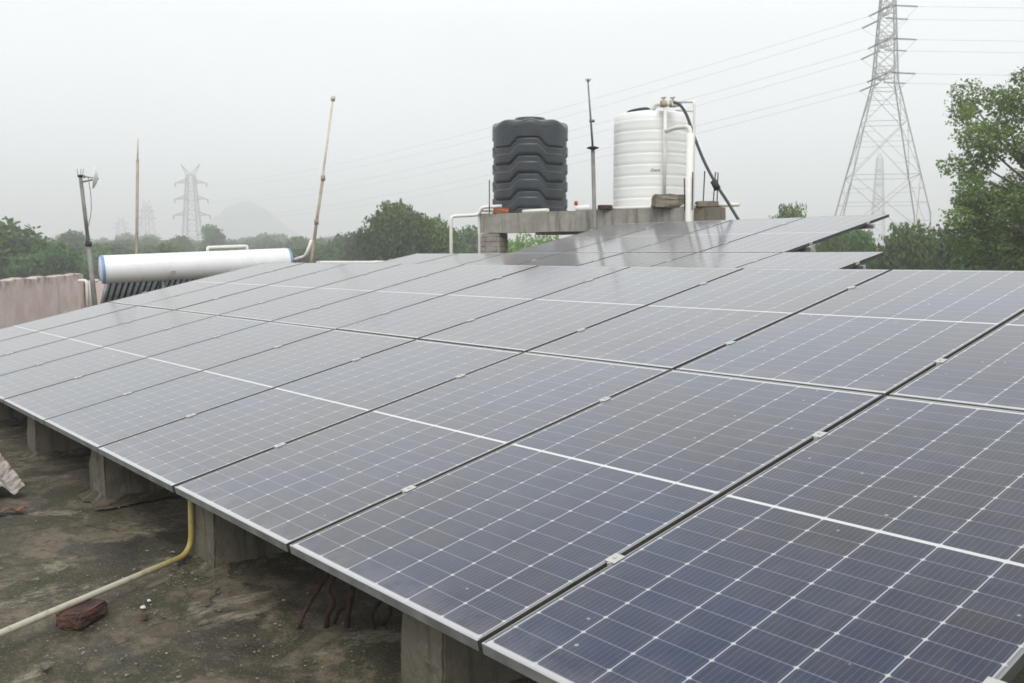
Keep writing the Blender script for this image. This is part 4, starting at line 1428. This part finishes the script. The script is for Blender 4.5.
def tree_kind(seed, mat, n_leaf, leaf, shape):
    """unit tree about 10 m tall"""
    r = random.Random(seed); clumps = []; limbs = []
    n = {'round': 17, 'wide': 21, 'tall': 16, 'loose': 14}[shape]
    W, Hc, z0 = {'round': (3.4, 3.3, 6.3), 'wide': (4.8, 2.7, 6.6), 'tall': (2.6, 4.2, 5.9), 'loose': (3.6, 3.6, 6.2)}[shape]
    for i in range(n):
        a = r.random() * 6.283; el = math.asin(r.uniform(-.75, .98)); q = r.uniform(.35, .82)
        c = Vector((math.cos(a) * math.cos(el) * W * q, math.sin(a) * math.cos(el) * W * q, z0 + math.sin(el) * Hc * q))
        rr = r.uniform(.9, 1.6) * (1.0 if shape != 'loose' else .85)
        clumps.append((tuple(c), (rr * 1.15, rr * 1.15, rr * .85), r.uniform(.1, .95)))
        if i < 7: limbs.append((r.uniform(2.2, 4.5), tuple(c * .92), .11))
    # low skirt of foliage so the trunk is half hidden
    for i in range(5):
        a = r.random() * 6.283
        clumps.append(((math.cos(a) * W * .55, math.sin(a) * W * .55, r.uniform(2.2, 3.6)), (1.3, 1.3, 1.0), r.uniform(.0, .6)))
    cm = crown_mesh('crown', clumps, n_leaf, leaf, seed, mat)
    co = np.empty(len(cm.vertices) * 3, np.float32); cm.vertices.foreach_get('co', co); co = co.reshape(-1, 3)
    return cm, trunk_mesh('trunk', 6.2, .24, limbs, seed, M['bark']), float(np.percentile(co[:, 2], 99.6)), float(np.percentile(co[:, 0], 98) - np.percentile(co[:, 0], 2))

def plant_tree(kind, loc, s, label, group=None, rz=0.0, name='tree', cat='tree', sz=None):
    root = thing(name, label, cat, loc, (0, 0, rz), group)
    root.scale = (s, s, sz if sz else s)
    for nm_, me in (('crown', kind[0]), ('trunk', kind[1])):
        link(nm_, me, None, root)
    return root

kinds = [tree_kind(21, M['leafA'], 6500, .26, 'round'), tree_kind(22, M['leafA'], 7000, .27, 'wide'),
         tree_kind(23, M['leafB'], 6000, .25, 'tall'), tree_kind(24, M['leafB'], 6500, .26, 'round'),
         tree_kind(25, M['leafA'], 5500, .26, 'loose'), tree_kind(26, M['leafB'], 7000, .27, 'wide')]
dense = tree_kind(31, M['leafB'], 16000, .17, 'round')
bright = tree_kind(33, M['leafC'], 12000, .17, 'wide')

def tree_px(kind, px, py_top, depth, width_px, label, group=None, name='tree', rz=None):
    """a tree whose top shows at py_top; sized in metres from its distance"""
    base = at(px, 256, depth); top = at(px, py_top, depth).z
    h = top - GROUND_Z
    W = {0: 3.4, 1: 4.8, 2: 2.6, 3: 3.4, 4: 3.6, 5: 4.8}
    sz = h / kind[2]
    s = sz if width_px is None else (width_px / FPX * depth) / kind[3]
    return plant_tree(kind, Vector((base.x, base.y, GROUND_Z)), s, label, group, random.random() * 6.28 if rz is None else rz, name, 'tree', sz)

r = random.Random(77)
far_label = 'hazy dark green tree in the distant tree line on the left'
# distant belt, several rows deep
def belt(px0, px1, n, dlo, dhi, ylo, yhi, label, group):
    for i in range(n):
        px = px0 + (px1 - px0) * (i + r.random()) / n
        d = r.uniform(dlo, dhi); y = r.uniform(ylo, yhi)
        tree_px(kinds[r.randrange(6)], px, y, d, None, label, group)
belt(-120, 480, 46, 330, 480, 234, 243, far_label, 'distant tree line on the left')
belt(-120, 480, 40, 220, 320, 237, 247, 'grey-green tree in the middle of the belt beyond the roof', 'middle trees on the left')
belt(-140, 470, 30, 130, 200, 243, 254, 'lower bushy tree just beyond the roof edge on the left', 'nearer trees on the left')
belt(480, 1180, 40, 300, 460, 241, 249, 'hazy tree in the far belt behind the platform and the near pylon', 'distant tree line on the right')
belt(730, 1180, 22, 120, 220, 248, 258, 'mid-distance bushy tree on the right, below the near pylon', 'middle trees on the right')
# singled-out trees
tree_px(kinds[3], 12, 224, 95, 78, 'dark green tree rising over the pink wall at the left edge')
tree_px(kinds[1], 52, 248, 90, 60, 'dark rounded tree over the middle of the pink wall')
tree_px(kinds[0], 76, 232, 190, 34, 'small domed treetop behind the grey dish mast')
tree_px(kinds[2], 214, 226, 260, 26, 'pointed treetop standing above the belt, right of the hazy pylon')
tree_px(dense, 402, 205, 88, 66, 'large dense green tree with a flat-sided crown left of the platform')
tree_px(dense, 438, 220, 88, 50, 'lower right shoulder tree growing against the large dense tree')
tree_px(kinds[0], 372, 231, 120, 44, 'grey-green tree at the left foot of the large dense tree')
tree_px(kinds[3], 345, 236, 150, 40, 'rounded tree right behind the slanting pale pole')
tree_px(kinds[2], 468, 228, 120, 34, 'thin tree seen between the white gantry pipe and the brick leg')
tree_px(bright, 545, 238, 60, 90, 'bright green bush showing through under the platform beam')
tree_px(bright, 500, 240, 66, 70, 'bright green low tree behind the left brick leg')
tree_px(dense, 786, 208, 75, 34, 'small treetop peeking above the farthest row of panels')
tree_px(dense, 853, 224, 78, 44, 'grey-green tree framed between the two far panel corners')
tree_px(dense, 905, 227, 60, 56, 'round bushy tree below the right leg of the near pylon')
tree_px(kinds[3], 945, 232, 62, 60, 'bushy tree at the foot of the tall leafy tree')
tree_px(dense, 828, 236, 68, 34, 'low dark bush just under the farthest panel corner')
tree_px(kinds[1], 985, 226, 52, 90, 'dark shrub mass beneath the tall leafy tree')
tree_px(kinds[3], 1040, 222, 48, 90, 'dark shrub under the tall leafy tree at the frame edge')

# tall leafy tree at the right edge
def big_tree():
    dpt = 34.0
    base = at(1052, 256, dpt); base.z = GROUND_Z
    root = thing('tall_tree', 'tall leafy tree with an airy pale green crown at the right edge', 'tree', base)
    r = random.Random(5); clumps = []; limbs = []
    def loc(px, py, dd): return at(px, py, dpt + dd) - base
    cl = []
    # clumps laid round the limbs, metres in size
    for (px, py, rad, tone) in ((965, 104, .62, .55), (990, 98, .6, .5), (1015, 84, .65, .45), (1040, 70, .8, .5), (952, 116, .35, .6),
                                (985, 128, .8, .6), (1012, 118, .8, .4), (1045, 110, 1.0, .5), (958, 150, .62, .55), (975, 165, .85, .65),
                                (1005, 150, .7, .5), (950, 175, .55, .75), (966, 190, .75, .6), (1030, 150, .9, .45), (1000, 195, .9, .8),
                                (1030, 190, 1.0, .85), (960, 213, .7, .2), (985, 222, .9, .35), (1015, 225, 1.0, .75), (1045, 215, 1.2, .6),
                                (952, 196, .55, .5), (948, 216, .6, .25), (958, 180, .6, .6), (975, 245, 1.0, .1), (1010, 250, 1.1, .15), (1050, 245, 1.3, .3), (950, 235, .6, .1), (1075, 160, 1.2, .5),
                                (1080, 110, 1.2, .5), (1090, 205, 1.4, .5), (1060, 80, .9, .5), (1110, 150, 1.3, .5), (1070, 55, .8, .5)):
        for q in range(2):
            p = loc(px + (14 if px < 962 else 8) + r.gauss(0, 5), py + r.gauss(0, 8), r.uniform(-1.8, 1.8))
            rr = rad * r.uniform(.72, 1.12)
            clumps.append((tuple(p), (rr, rr, rr * .8), min(1, max(0, tone + r.gauss(0, .15)))))
    me = crown_mesh('crown', clumps, 44000, .066, 5, M['leafC'])
    tm = MB()
    H = 11.5
    tr = [Vector((0, 0, -.3)), Vector((.1, .05, 3)), Vector((-.1, .1, 6)), Vector((.05, 0, 9)), Vector((0, 0, H))]
    tm.tube(spline(tr, 4), .30, 10, .10)
    for k, (p, rr, t_) in enumerate(clumps):
        if k % 2: continue
        p = Vector(p); z0 = max(2.5, min(H - .5, p.z - r.uniform(.4, 1.6)))
        s_ = Vector((0, 0, z0)); mid = s_.lerp(p, .55) + Vector((r.gauss(0, .15), r.gauss(0, .15), r.uniform(-.1, .3)))
        tm.tube(spline([s_, mid, p], 4), .065, 6, .015)
    link('crown', me, None, root)
    tm.build('trunk', M['bark'], root)
big_tree()

# ------------------------------------------------------------------ haze: even moist air over the whole scene
b = bmesh.new()
bmesh.ops.create_cube(b, size=1.0, matrix=Matrix.Translation((0, 0, (GROUND_Z - 1.2 + 100) / 2)) @ Matrix.Diagonal((5400, 5400, 100 - (GROUND_Z - 1.2), 1)))
me = bpy.data.meshes.new('haze'); b.to_mesh(me); b.free()
hm = bpy.data.materials.new('moist_air'); hm.use_nodes = True
ht = hm.node_tree; ht.nodes.clear()
ho = ht.nodes.new('ShaderNodeOutputMaterial'); hv = ht.nodes.new('ShaderNodeVolumePrincipled')
hv.inputs['Color'].default_value = (.97, .985, 1.0, 1)
hv.inputs['Density'].default_value = 0.0016
hv.inputs['Anisotropy'].default_value = 0.0
ht.links.new(hv.outputs[0], ho.inputs['Volume'])
hz = link('haze', me, hm, None, 'stuff')
tag(hz, 'pale monsoon haze filling the air over the fields', 'haze')
